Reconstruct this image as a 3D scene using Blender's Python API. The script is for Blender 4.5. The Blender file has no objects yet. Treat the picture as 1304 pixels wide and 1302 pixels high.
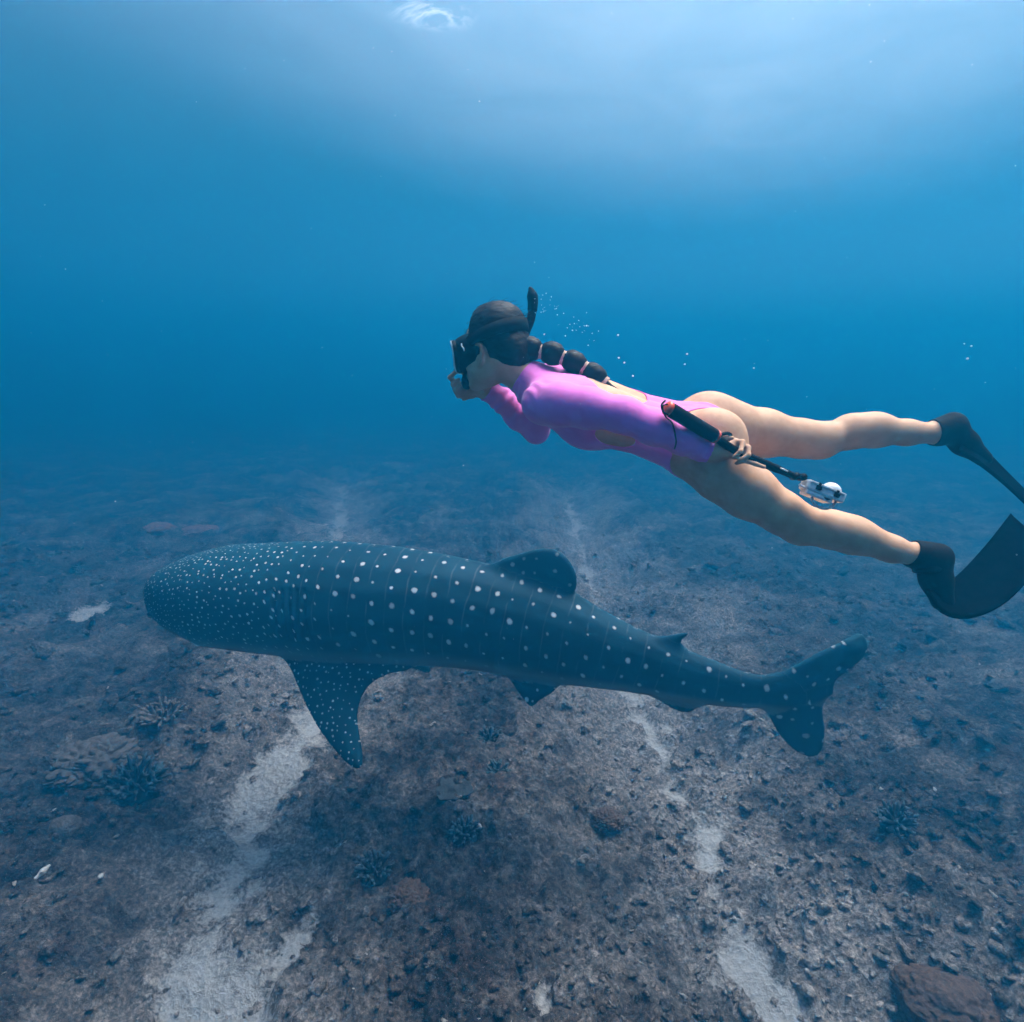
import bpy, bmesh, math, random
import numpy as np
from mathutils import Vector, Matrix

# ------------------------------------------------------------------ camera
scene = bpy.context.scene
R = math.radians
CAM = np.array((0.0, 0.0, 3.6))          # the seabed lies at about z = 0
PITCH = R(13.0)
FPX = 777.0                              # focal length in pixels of a 1304 px wide frame
cam_data = bpy.data.cameras.new('camera')
cam = bpy.data.objects.new('camera', cam_data)
scene.collection.objects.link(cam)
cam.location = CAM
cam.rotation_euler = (math.pi / 2 - PITCH, 0, 0)
cam_data.sensor_fit = 'HORIZONTAL'
cam_data.sensor_width = 36.0
cam_data.lens = 36.0 * FPX / 1304.0
cam_data.clip_start = 0.05
cam_data.clip_end = 500
cam_data.dof.use_dof = True
cam_data.dof.focus_distance = 2.6
cam_data.dof.aperture_fstop = 5.0
scene.camera = cam

# ------------------------------------------------------------------ light
SUN_EL, SUN_AZ = R(65), R(52)            # azimuth measured from the view direction towards the right
SURFACE_Z = CAM[2] + 3.8
world = bpy.data.worlds.new('World')
scene.world = world
world.use_nodes = True
wn = world.node_tree
wn.nodes.clear()
w_out = wn.nodes.new('ShaderNodeOutputWorld')
w_bg = wn.nodes.new('ShaderNodeBackground')
w_sky = wn.nodes.new('ShaderNodeTexSky')
w_sky.sky_type = 'NISHITA'
w_sky.sun_disc = False
w_sky.sun_elevation = SUN_EL
w_sky.sun_rotation = SUN_AZ
w_bg.inputs['Strength'].default_value = 0.09
wn.links.new(w_sky.outputs[0], w_bg.inputs['Color'])
wn.links.new(w_bg.outputs[0], w_out.inputs['Surface'])

sun_data = bpy.data.lights.new('sun', 'SUN')
sun_data.energy = 5.0
sun_data.angle = R(40)
sun_data.color = (1.0, 0.955, 0.88)
sun = bpy.data.objects.new('sun', sun_data)
scene.collection.objects.link(sun)
to_sun = Vector((math.sin(SUN_AZ) * math.cos(SUN_EL), math.cos(SUN_AZ) * math.cos(SUN_EL), math.sin(SUN_EL)))
sun.rotation_euler = to_sun.to_track_quat('Z', 'Y').to_euler()
sun.location = to_sun * 60

scene.view_settings.view_transform = 'Standard'
scene.view_settings.look = 'None'
scene.view_settings.gamma = 1.0
scene.view_settings.use_curve_mapping = False
scene.view_settings.exposure = 2.66
scene.render.engine = 'CYCLES'
scene.cycles.use_denoising = True
scene.cycles.denoiser = 'OPENIMAGEDENOISE'
scene.cycles.denoising_input_passes = 'RGB_ALBEDO_NORMAL'
scene.cycles.max_bounces = 8
scene.cycles.diffuse_bounces = 2
scene.cycles.glossy_bounces = 3
scene.cycles.transmission_bounces = 6
scene.cycles.transparent_max_bounces = 12
scene.cycles.volume_bounces = 3
scene.cycles.use_adaptive_sampling = True
scene.cycles.adaptive_threshold = 0.02
scene.cycles.sample_clamp_indirect = 4.0
scene.cycles.caustics_reflective = False
scene.cycles.caustics_refractive = False

# ------------------------------------------------------------------ helpers
C = scene.collection
CS, SN = math.cos(PITCH), math.sin(PITCH)
FWD = np.array((0, CS, -SN)); UP = np.array((0, SN, CS)); RGT = np.array((1.0, 0, 0))

def c2w(p):
    """camera frame (x right, y up, z towards the viewer) -> world"""
    p = np.asarray(p, float)
    return CAM + p[..., 0:1] * RGT + p[..., 1:2] * UP - p[..., 2:3] * FWD

def cp(px, py, d):
    """photo pixel and distance along the view axis -> camera frame"""
    return np.array(((px - 652.0) / FPX * d, (651.0 - py) / FPX * d, -d))

def ground_at(px, py, z=0.0):
    r = c2w(cp(px, py, 1.0)) - CAM
    t = (z - CAM[2]) / r[2]
    return CAM + r * t

def tag(o, label=None, cat=None, group=None, kind=None):
    if label: o['label'] = label
    if cat: o['category'] = cat
    if group: o['group'] = group
    if kind: o['kind'] = kind
    return o

def empty(name, loc):
    o = bpy.data.objects.new(name, None)
    C.objects.link(o)
    o.location = Vector(loc)
    o.empty_display_size = 0.1
    return o

def mesh_obj(name, verts, faces, mat, parent=None, smooth=True):
    """verts in world space; one mesh object, origin at the parent's place"""
    verts = np.asarray(verts, np.float64)
    off = np.array(parent_origin(parent)) if parent is not None else np.zeros(3)
    me = bpy.data.meshes.new(name)
    if isinstance(faces, np.ndarray):
        n = faces.shape[1]
        me.vertices.add(len(verts)); me.vertices.foreach_set('co', (verts - off).astype(np.float32).ravel())
        me.loops.add(faces.size); me.loops.foreach_set('vertex_index', faces.astype(np.int32).ravel())
        me.polygons.add(len(faces))
        me.polygons.foreach_set('loop_start', np.arange(0, faces.size, n, dtype=np.int32))
        me.update(calc_edges=True)
        me.validate()
    else:
        me.from_pydata([tuple(v) for v in (verts - off)], [], [tuple(int(i) for i in f) for f in faces])
        me.update()
    if smooth:
        me.polygons.foreach_set('use_smooth', np.ones(len(me.polygons), bool))
    if mat: me.materials.append(mat)
    o = bpy.data.objects.new(name, me)
    C.objects.link(o)
    if parent is not None: o.parent = parent
    return o

def parent_origin(p):
    t = Vector((0, 0, 0))
    while p is not None:
        t += p.location
        p = p.parent
    return t

def attr(o, name, values, typ='FLOAT'):
    a = o.data.attributes.new(name, typ, 'POINT')
    a.data.foreach_set('value' if typ == 'FLOAT' else 'vector', np.asarray(values, np.float32).ravel())

def hash3(ix, iy, iz, seed=0):
    n = (ix.astype(np.uint32) * np.uint32(374761393) + iy.astype(np.uint32) * np.uint32(668265263)
         + iz.astype(np.uint32) * np.uint32(2147483647 - 1640531527) + np.uint32((seed * 69069 + 12345) & 0xffffffff))
    n = (n ^ (n >> np.uint32(13))) * np.uint32(1274126177)
    n = n ^ (n >> np.uint32(16))
    n = n * np.uint32(2246822519)
    n = n ^ (n >> np.uint32(15))
    return (n & np.uint32(0xffffff)).astype(np.float64) / float(0xffffff)

def vnoise(x, y, z=None, seed=0):
    """value noise, -1..1"""
    x = np.asarray(x, float); y = np.asarray(y, float)
    z = np.zeros_like(x) if z is None else np.asarray(z, float)
    fx, fy, fz = np.floor(x), np.floor(y), np.floor(z)
    ix, iy, iz = (f.astype(np.int64) & 0xffffffff for f in (fx, fy, fz))
    tx, ty, tz = x - fx, y - fy, z - fz
    tx, ty, tz = (t * t * t * (t * (t * 6 - 15) + 10) for t in (tx, ty, tz))
    def h(a, b, c): return hash3((ix + a) & 0xffffffff, (iy + b) & 0xffffffff, (iz + c) & 0xffffffff, seed)
    def lx(b, c): return h(0, b, c) * (1 - tx) + h(1, b, c) * tx
    a = lx(0, 0) * (1 - ty) + lx(1, 0) * ty
    if np.any(tz):
        b = lx(0, 1) * (1 - ty) + lx(1, 1) * ty
        a = a * (1 - tz) + b * tz
    return a * 2 - 1

def fbm(x, y, z=None, octaves=4, seed=0, gain=0.5):
    s = 0; a = 1; tot = 0; f = 1.0
    for o in range(octaves):
        s = s + a * vnoise(x * f + 17.3 * o, y * f - 9.1 * o, None if z is None else z * f + 3.7 * o, seed + o)
        tot += a; a *= gain; f *= 2.03
    return s / tot

def sstep(a, b, x):
    t = np.clip((x - a) / (b - a), 0, 1)
    return t * t * (3 - 2 * t)

# node helpers
class NT:
    def __init__(self, name):
        self.m = bpy.data.materials.new(name); self.m.use_nodes = True
        self.t = self.m.node_tree; self.t.nodes.clear()
        self.out = self.n('ShaderNodeOutputMaterial')
    def n(self, typ, **kw):
        nd = self.t.nodes.new(typ)
        for k, v in kw.items():
            if k in nd.inputs: nd.inputs[k].default_value = v
            else: setattr(nd, k, v)
        return nd
    def l(self, a, b): self.t.links.new(a, b)
    def noise(self, vec, scale, detail=4, rough=0.55, dist=0.0):
        nd = self.n('ShaderNodeTexNoise', Scale=scale, Detail=detail, Roughness=rough, Distortion=dist)
        if vec is not None: self.l(vec, nd.inputs['Vector'])
        return nd
    def ramp(self, fac, stops, interp='LINEAR'):
        nd = self.n('ShaderNodeValToRGB'); nd.color_ramp.interpolation = interp
        e = nd.color_ramp.elements
        while len(e) < len(stops): e.new(0.5)
        for el, (p, c) in zip(e, stops):
            el.position = p
            el.color = (c, c, c, 1) if isinstance(c, (int, float)) else (*c, 1)
        self.l(fac, nd.inputs[0]); return nd
    def mix(self, fac, a, b, mode='MIX'):
        nd = self.n('ShaderNodeMix', data_type='RGBA', blend_type=mode)
        for q, v in ((0, fac), (6, a), (7, b)):
            s = nd.inputs[q]
            if hasattr(v, 'is_output'): self.l(v, s)
            elif isinstance(v, (int, float)): s.default_value = v if q == 0 else (v, v, v, 1)
            else: s.default_value = (*v, 1)
        return nd.outputs[2]
    def math(self, op, a, b=0.0, clamp=False):
        nd = self.n('ShaderNodeMath', operation=op, use_clamp=clamp)
        for s, v in ((nd.inputs[0], a), (nd.inputs[1], b)):
            if hasattr(v, 'is_output'): self.l(v, s)
            else: s.default_value = v
        return nd.outputs[0]
    def bsdf(self, color, rough=0.6, spec=0.3, bump=None, bstr=0.3, bdist=0.01, **kw):
        b = self.n('ShaderNodeBsdfPrincipled', Roughness=rough)
        b.inputs['Specular IOR Level'].default_value = spec
        for k, v in kw.items(): b.inputs[k.replace('_', ' ')].default_value = v
        if hasattr(color, 'is_output'): self.l(color, b.inputs['Base Color'])
        else: b.inputs['Base Color'].default_value = (*color, 1)
        if bump is not None:
            bp = self.n('ShaderNodeBump', Strength=bstr, Distance=bdist)
            self.l(bump, bp.inputs['Height']); self.l(bp.outputs[0], b.inputs['Normal'])
        self.l(b.outputs[0], self.out.inputs['Surface'])
        return b
    def geo(self): return self.n('ShaderNodeTexCoord').outputs['Object']

def simple(name, color, rough=0.5, spec=0.3, nscale=40, var=0.25, bstr=0.15, bdist=0.002, **kw):
    t = NT(name); g = t.geo()
    nz = t.noise(g, nscale, 4)
    c2 = tuple(c * (1 - var) for c in color); c3 = tuple(min(1, c * (1 + var)) for c in color)
    col = t.ramp(nz.outputs[0], [(0.3, c2), (0.7, c3)]).outputs[0]
    t.bsdf(col, rough, spec, nz.outputs[0], bstr, bdist, **kw)
    return t.m

# ------------------------------------------------------------------ sea water
def build_water():
    # ripply surface seen from below
    n = 240
    u = np.linspace(-1, 1, n)
    xs = np.sign(u) * (np.abs(u) ** 2.2) * 92
    ys = np.sign(u) * (np.abs(u) ** 2.2) * 92 + 2
    X, Y = np.meshgrid(xs, ys)
    near = np.exp(-(np.hypot(X, Y) / 10.0) ** 2)
    Z = 0.08 * fbm(X * 0.25, Y * 0.3, octaves=2, seed=5) * near + 0.016 * fbm(X * 1.1 + 0.4 * Y, Y * 0.9, octaves=3, seed=9) * near
    V = np.stack([X, Y, SURFACE_Z + Z], -1).reshape(-1, 3)
    i = np.arange(n * n).reshape(n, n)
    F = np.stack([i[:-1, :-1], i[:-1, 1:], i[1:, 1:], i[1:, :-1]], -1).reshape(-1, 4)
    t = NT('water_surface')
    g = t.geo()
    nz = t.noise(g, 1.6, 5, 0.5, 0.6)
    bp = t.n('ShaderNodeBump', Strength=0.2, Distance=0.08); t.l(nz.outputs[0], bp.inputs['Height'])
    fr = t.n('ShaderNodeFresnel', IOR=1.33); t.l(bp.outputs[0], fr.inputs['Normal'])
    tr = t.n('ShaderNodeBsdfTransparent'); tr.inputs[0].default_value = (1, 1, 1, 1)
    rf = t.n('ShaderNodeBsdfRefraction', Roughness=0.8, IOR=1.33); rf.inputs[0].default_value = (1, 1, 1, 1); pass
    gl = t.n('ShaderNodeBsdfGlossy', Roughness=0.12); t.l(bp.outputs[0], gl.inputs['Normal'])
    m2 = t.n('ShaderNodeMixShader'); t.l(fr.outputs[0], m2.inputs[0])
    t.l(tr.outputs[0], m2.inputs[1]); t.l(gl.outputs[0], m2.inputs[2])
    m1 = t.n('ShaderNodeMixShader'); m1.inputs[0].default_value = 0.5
    t.l(m2.outputs[0], m1.inputs[1]); t.l(rf.outputs[0], m1.inputs[2])
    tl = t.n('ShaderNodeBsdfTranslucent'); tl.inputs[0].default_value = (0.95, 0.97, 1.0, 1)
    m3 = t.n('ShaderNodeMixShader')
    # sun glow painted in as extra translucency: a broad patch and one small glint
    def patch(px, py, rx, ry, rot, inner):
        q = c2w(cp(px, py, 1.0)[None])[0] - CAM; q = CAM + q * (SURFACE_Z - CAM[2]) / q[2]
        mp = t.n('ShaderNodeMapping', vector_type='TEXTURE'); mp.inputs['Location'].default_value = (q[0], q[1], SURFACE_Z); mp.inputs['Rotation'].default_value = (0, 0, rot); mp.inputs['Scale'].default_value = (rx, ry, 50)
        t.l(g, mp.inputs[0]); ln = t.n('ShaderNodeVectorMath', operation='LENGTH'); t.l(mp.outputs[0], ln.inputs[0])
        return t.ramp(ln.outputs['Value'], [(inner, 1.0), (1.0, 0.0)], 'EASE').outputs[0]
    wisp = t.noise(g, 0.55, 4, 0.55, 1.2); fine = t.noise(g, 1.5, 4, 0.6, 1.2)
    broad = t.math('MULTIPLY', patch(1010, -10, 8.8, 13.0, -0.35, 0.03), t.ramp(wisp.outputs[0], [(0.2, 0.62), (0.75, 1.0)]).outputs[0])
    glint = t.math('MULTIPLY', patch(549, 22, 0.62, 0.42, 0.3, 0.05), t.ramp(t.math('ABSOLUTE', t.math('SUBTRACT', fine.outputs[0], 0.5)), [(0.0, 1.0), (0.085, 0.0)]).outputs[0])
    fac = t.math('ADD', t.math('MULTIPLY', broad, 0.105), t.math('MULTIPLY', glint, 0.13))
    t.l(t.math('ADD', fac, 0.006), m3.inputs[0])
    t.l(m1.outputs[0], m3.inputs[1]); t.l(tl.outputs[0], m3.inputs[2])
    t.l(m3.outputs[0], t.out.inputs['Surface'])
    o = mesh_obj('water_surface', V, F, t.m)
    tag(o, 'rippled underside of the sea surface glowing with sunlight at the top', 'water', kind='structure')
    # the water body itself: one even volume
    X0, X1, Y0, Y1, Z0, Z1 = -94, 94, -93, 97, -2.2, SURFACE_Z + 0.3
    v = [(x, y, z) for z in (Z0, Z1) for y in (Y0, Y1) for x in (X0, X1)]
    f = [(0, 2, 3, 1), (4, 5, 7, 6), (0, 1, 5, 4), (2, 6, 7, 3), (0, 4, 6, 2), (1, 3, 7, 5)]
    t = NT('sea_water')
    pv = t.n('ShaderNodeVolumePrincipled')
    pv.inputs['Color'].default_value = (0.003, 0.146, 0.285, 1)
    pv.inputs['Absorption Color'].default_value = (0, 0, 0, 1)
    pv.inputs['Density'].default_value = 0.124
    pv.inputs['Anisotropy'].default_value = 0.38
    t.l(pv.outputs[0], t.out.inputs['Volume'])
    h = mesh_obj('haze', v, f, t.m, smooth=False)
    tag(h, 'clear blue sea water filling the whole view', 'water', kind='stuff')
build_water()
# ------------------------------------------------------------------ seabed
# centre lines of the two pale sand grooves (photo pixels laid down on the sea floor)
GROOVE_L = [(150, 1500), (215, 1330), (262, 1215), (280, 1130), (300, 1060), (330, 985), (400, 925), (425, 850), (428, 760), (430, 690), (432, 640), (436, 610)]
GROOVE_R = [(1120, 1500), (1045, 1320), (965, 1210), (925, 1140), (900, 1060), (868, 990), (835, 920), (800, 850), (765, 760), (745, 700), (730, 650), (720, 620)]
def ground_line(pts): return np.array([ground_at(px, py)[:2] for px, py in pts])
GL, GR = ground_line(GROOVE_L), ground_line(GROOVE_R)
POOLS = [(372, 1190, 0.20), (278, 1125, 0.20), (405, 935, 0.26), (945, 1195, 0.15), (320, 1060, 0.12), (690, 1290, 0.16), (290, 1260, 0.25), (118, 782, 0.3), (900, 1080, .25)]
POOLW = [(ground_at(a, b)[0], ground_at(a, b)[1], r) for a, b, r in POOLS]

def dist_line(X, Y, L):
    best = np.full(X.shape, 1e9)
    for a, b in zip(L[:-1], L[1:]):
        d = b - a; t = np.clip(((X - a[0]) * d[0] + (Y - a[1]) * d[1]) / (d @ d), 0, 1)
        best = np.minimum(best, np.hypot(X - a[0] - t * d[0], Y - a[1] - t * d[1]))
    return best

def sand_field(X, Y):
    """>0.5: bare sand"""
    wob = 0.22 * fbm(X * 1.6, Y * 1.6, octaves=4, seed=31) + 0.12 * fbm(X * 5, Y * 5, octaves=3, seed=37)
    dl = dist_line(X, Y, GL) + wob
    dr = dist_line(X, Y, GR) + wob
    s = np.maximum(0.80 - dl / 0.46, 0.74 - dr / 0.46)
    s = s + 0.75 * fbm(X * 2.9, Y * 2.6, octaves=5, seed=41, gain=0.6)
    for x, y, r in POOLW:
        s = np.maximum(s, 1.15 - (np.hypot(X - x, Y - y) + 0.9 * wob) / (r * 1.1))
    return s

def pale_field(X, Y):
    wob = 0.5 * fbm(X * 0.9, Y * 0.9, octaves=3, seed=51)
    return np.clip(1.0 - np.minimum(dist_line(X, Y, GL) + wob, dist_line(X, Y, GR) * 0.8 + wob) / 1.5, 0, 1)

def ground_z(X, Y, fine=True):
    g = np.minimum(dist_line(X, Y, GL), dist_line(X, Y, GR) * 0.95)
    z = 0.30 * sstep(0.15, 1.5, g) - 0.12
    z += 0.20 * fbm(X * 0.45, Y * 0.45, octaves=2, seed=3) + 0.16 * fbm(X * 1.1, Y * 1.1, octaves=3, seed=7)
    s = sstep(0.25, 0.75, sand_field(X, Y))
    rough = 0.17 * np.abs(fbm(X * 2.4, Y * 2.4, octaves=4, seed=11)) + 0.06 * fbm(X * 7, Y * 7, octaves=3, seed=13)
    if fine: rough = rough + 0.040 * fbm(X * 18, Y * 18, octaves=2, seed=15)
    z += rough * (1 - s) + s * 0.006 * fbm(X * 9, Y * 9, octaves=2, seed=17) - 0.03 * s
    return z - 0.05

def gz(x, y): return float(ground_z(np.array([x]), np.array([y]))[0])

def reef_material(rubble=False):
    t = NT('coral_rubble' if rubble else 'reef_floor'); g = t.geo()
    at = t.n('ShaderNodeAttribute', attribute_name='sand')
    big = t.noise(g, 0.9, 5, 0.6, 0.4); mid = t.noise(g, 5.0, 6, 0.65, 0.5); fin = t.noise(g, 34, 6, 0.7); vfin = t.noise(g, 120, 3, 0.7)
    vor = t.n('ShaderNodeTexVoronoi', Scale=16.0, feature='F1'); t.l(g, vor.inputs['Vector'])
    pl = t.n('ShaderNodeAttribute', attribute_name='pale')
    mm = t.math('ADD', t.math('SUBTRACT', mid.outputs[0], 0.035), t.math('MULTIPLY', pl.outputs['Fac'], 0.235))
    turf = t.ramp(mm, [(0.36, (0.024, 0.018, 0.015)), (0.47, (0.098, 0.076, 0.064)), (0.56, (0.23, 0.19, 0.165)), (0.70, (0.50, 0.445, 0.405))]).outputs[0]
    bb = t.math('ADD', t.math('SUBTRACT', big.outputs[0], 0.045), t.math('MULTIPLY', pl.outputs['Fac'], 0.265))
    alg = t.ramp(bb, [(0.40, (0.014, 0.011, 0.010)), (0.50, (0.115, 0.090, 0.076)), (0.66, (0.39, 0.34, 0.31))]).outputs[0]
    col = t.mix(0.58, turf, alg)
    rust = t.noise(g, 2.2, 4, 0.6)
    col = t.mix(t.ramp(rust.outputs[0], [(0.56, 0.0), (0.72, 0.40)]).outputs[0], col, (0.15, 0.078, 0.050))
    sp = t.ramp(fin.outputs[0], [(0.30, 0.22), (0.5, 0.85), (0.68, 2.0)]).outputs[0]
    col = t.mix(1.0, col, sp, 'MULTIPLY')
    fleck = t.ramp(vfin.outputs[0], [(0.60, 0.0), (0.70, 1.0)]).outputs[0]
    col = t.mix(t.math('MULTIPLY', fleck, 0.55), col, (0.60, 0.56, 0.52))
    sandc = t.ramp(fin.outputs[0], [(0.3, (0.56, 0.54, 0.52)), (0.7, (0.88, 0.86, 0.84))]).outputs[0]
    sf = t.math('ADD', at.outputs['Fac'], t.math('MULTIPLY', t.math('SUBTRACT', mid.outputs[0], 0.5), 1.1))
    sf = t.math('ADD', sf, t.math('MULTIPLY', t.math('SUBTRACT', fin.outputs[0], 0.5), 0.8))
    sm = t.ramp(sf, [(0.45, 0.0), (0.60, 0.50), (0.85, 1.0)]).outputs[0]
    col = t.mix(sm, col, sandc)
    if rubble:
        tn = t.n('ShaderNodeAttribute', attribute_name='tone')
        col = t.mix(t.ramp(tn.outputs['Fac'], [(0.8, 0.0), (1.0, 0.75)]).outputs[0], col, (0.50, 0.48, 0.45))
        col = t.mix(1.0, col, t.ramp(tn.outputs['Fac'], [(0.0, 0.55), (0.7, 1.5)]).outputs[0], 'MULTIPLY')
    h = t.math('ADD', t.math('MULTIPLY', fin.outputs[0], 1.0), t.math('MULTIPLY', vor.outputs[0], 0.6))
    t.bsdf(col, 0.9, 0.1, h, 1.0, 0.05)
    return t.m

def build_seabed():
    n = 620
    u = np.linspace(-1, 1, n)
    m = lambda u, span: span * (0.062 * u + 0.938 * np.sign(u) * np.abs(u) ** 4.2)
    xs = m(u, 90.0); ys = 4.6 + m(u, 88.0)
    X, Y = np.meshgrid(xs, ys)
    Z = ground_z(X, Y)
    V = np.stack([X, Y, Z], -1).reshape(-1, 3)
    i = np.arange(n * n).reshape(n, n)
    F = np.stack([i[:-1, :-1], i[:-1, 1:], i[1:, 1:], i[1:, :-1]], -1).reshape(-1, 4)
    o = mesh_obj('seabed', V, F, reef_material())
    attr(o, 'sand', np.clip(sand_field(X, Y), 0, 1).ravel())
    attr(o, 'pale', pale_field(X, Y).ravel())
    tag(o, 'brown coral rubble sea floor cut by two pale sand grooves', 'seabed', kind='structure')
build_seabed()

def icos(sub):
    bm = bmesh.new(); bmesh.ops.create_icosphere(bm, subdivisions=sub, radius=1)
    v = np.array([tuple(q.co) for q in bm.verts]); f = np.array([[q.index for q in p.verts] for p in bm.faces]); bm.free()
    return v, f

def build_rubble():
    rng = np.random.default_rng(8)
    base, bf = icos(2)
    temps = []
    for k in range(8):
        n = fbm(base[:, 0] * 1.3 + 9 * k, base[:, 1] * 1.3, base[:, 2] * 1.3 + 0.5, octaves=3, seed=60 + k, gain=0.8)
        n2 = vnoise(base[:, 0] * 4.3 + k, base[:, 1] * 4.3, base[:, 2] * 4.3 + .5, seed=90 + k)
        temps.append((base * (1 + 0.85 * n + 0.35 * n2)[:, None] * (1, 1, 0.75), bf))
    # stubby finger clumps
    for k in range(5):
        vs, fs = [], []
        for j in range(rng.integers(8, 13)):
            d = rng.normal(size=3); d[2] = abs(d[2]) + 0.6; d /= np.linalg.norm(d)
            L = rng.uniform(0.6, 1.15); r = rng.uniform(0.13, 0.22)
            u = np.cross(d, (0.3, 0.9, 0.1)); u /= np.linalg.norm(u); w = np.cross(d, u); o = len(vs)
            for t, rr in ((0, 1.0), (0.6, 0.9), (0.95, 0.6)):
                for q in range(5):
                    A = q * 2 * math.pi / 5; vs.append(d * L * t + r * rr * (math.cos(A) * u + math.sin(A) * w))
            vs.append(d * L * 1.05)
            for t in range(2):
                for q in range(5):
                    a, b = o + t * 5 + q, o + t * 5 + (q + 1) % 5
                    fs += [(a, b, b + 5), (a, b + 5, a + 5)]
            fs += [(o + 10 + q, o + 10 + (q + 1) % 5, o + 15) for q in range(5)]
        temps.append((np.array(vs), np.array(fs)))
    # flat shards of dead coral
    for k in range(4):
        n = 6; A = np.sort(rng.uniform(0, 2 * math.pi, n)); r = rng.uniform(0.5, 1, n)
        ring = np.stack([r * np.cos(A) * 1.3, r * np.sin(A) * 0.7], 1)
        v = np.concatenate([np.c_[ring, np.full(n, 0.14)], np.c_[ring * 0.9, np.full(n, -0.14)], [[0, 0, 0.2], [0, 0, -0.2]]])
        f = [(i, (i + 1) % n, 12) for i in range(n)] + [(6 + (i + 1) % n, 6 + i, 13) for i in range(n)]
        f += [q for i in range(n) for q in ((i, 6 + i, 6 + (i + 1) % n), (i, 6 + (i + 1) % n, (i + 1) % n))]
        temps.append((v, np.array(f)))
    N = 13000
    px = rng.uniform(-160, 1464, N); py = rng.uniform(0, 1, N) ** 0.75 * (1480 - 650) + 650
    P = np.array([ground_at(a, b)[:2] for a, b in zip(px, py)])
    side = rng.uniform((-9, -3), (9, 12), (2200, 2)); P = np.concatenate([P, side])
    dist = np.hypot(P[:, 0], P[:, 1])
    sand = sand_field(P[:, 0], P[:, 1]); patch = fbm(P[:, 0] * 0.8, P[:, 1] * 0.8, octaves=3, seed=77)
    keep = (dist < 15) & (rng.uniform(size=len(P)) < np.where(sand > 0.55, 0.07, np.clip(0.62 + 1.1 * patch, 0.12, 1)))
    P = P[keep]; M = len(P)
    z = ground_z(P[:, 0], P[:, 1])
    kind = rng.uniform(size=M)
    ti = np.where(kind < 0.62, rng.integers(0, 8, M), np.where(kind < 0.86, rng.integers(8, 13, M), rng.integers(13, 17, M)))
    size = 0.017 * np.exp(rng.exponential(0.42, M)); size = np.clip(size, 0.016, 0.062) * np.clip(np.hypot(P[:, 0], P[:, 1]) / 5.5, 0.8, 1.7)
    size = np.where(ti >= 13, size * 0.75, size)
    tone = np.clip(rng.normal(0.42, 0.22, M) + 0.25 * pale_field(P[:, 0], P[:, 1]), 0, 1)
    tone = np.clip(tone, 0, 0.78); tone = np.where((ti >= 13) & (rng.uniform(size=M) < 0.28), 1.0, tone)
    Vs, Fs, Ts = [], [], []; off = 0
    for i in range(M):
        v, f = temps[ti[i]]
        A = rng.uniform(0, 2 * math.pi); c, s = math.cos(A), math.sin(A)
        sc = size[i] * rng.uniform(0.75, 1.25, 3); sc[2] *= 0.7
        q = v * sc; q = np.stack([q[:, 0] * c - q[:, 1] * s, q[:, 0] * s + q[:, 1] * c, q[:, 2]], 1)
        tilt = rng.normal(0, 0.3, 2); q[:, 2] += q[:, 0] * tilt[0] + q[:, 1] * tilt[1]
        Vs.append(q + (P[i, 0], P[i, 1], z[i] + size[i] * (0.05 if ti[i] < 13 else 0.2))); Fs.append(f + off); Ts.append(np.full(len(v), tone[i])); off += len(v)
    o = mesh_obj('coral_rubble', np.concatenate(Vs), np.concatenate(Fs), reef_material(True))
    attr(o, 'tone', np.concatenate(Ts)); AV = np.concatenate(Vs)
    attr(o, 'sand', np.zeros(len(AV))); attr(o, 'pale', pale_field(AV[:, 0], AV[:, 1]))
    tag(o, 'broken brown and grey coral rubble covering the sea floor', 'rubble', kind='stuff')
# ------------------------------------------------------------------ solid modelling from distance fields
class Field:
    def __init__(self, lo, hi, h):
        self.lo = np.array(lo, float); self.h = h
        self.n = np.ceil((np.array(hi) - self.lo) / h).astype(int) + 1
        self.v = np.full(self.n, 0.4, np.float32)
    def add(self, f, lo, hi, k=0.0, mode='u', pad=0.06):
        a = np.maximum(((np.array(lo) - pad - self.lo) / self.h).astype(int), 0)
        b = np.minimum(((np.array(hi) + pad - self.lo) / self.h).astype(int) + 2, self.n)
        if np.any(b <= a): return
        ax = [self.lo[i] + np.arange(a[i], b[i]) * self.h for i in range(3)]
        P = np.stack(np.meshgrid(*ax, indexing='ij'), -1).reshape(-1, 3)
        d = f(P).reshape([b[i] - a[i] for i in range(3)]).astype(np.float32)
        s = self.v[a[0]:b[0], a[1]:b[1], a[2]:b[2]]
        if mode == 'u': s[...] = smin(s, d, k)
        else: s[...] = -smin(-s, d, k)          # carve
    def mesh(self):
        return surface_nets(self.v, self.lo, self.h)

def smin(a, b, k):
    if k <= 0: return np.minimum(a, b)
    h = np.clip(k - np.abs(a - b), 0, None) / k
    return np.minimum(a, b) - h * h * k * 0.25

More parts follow.
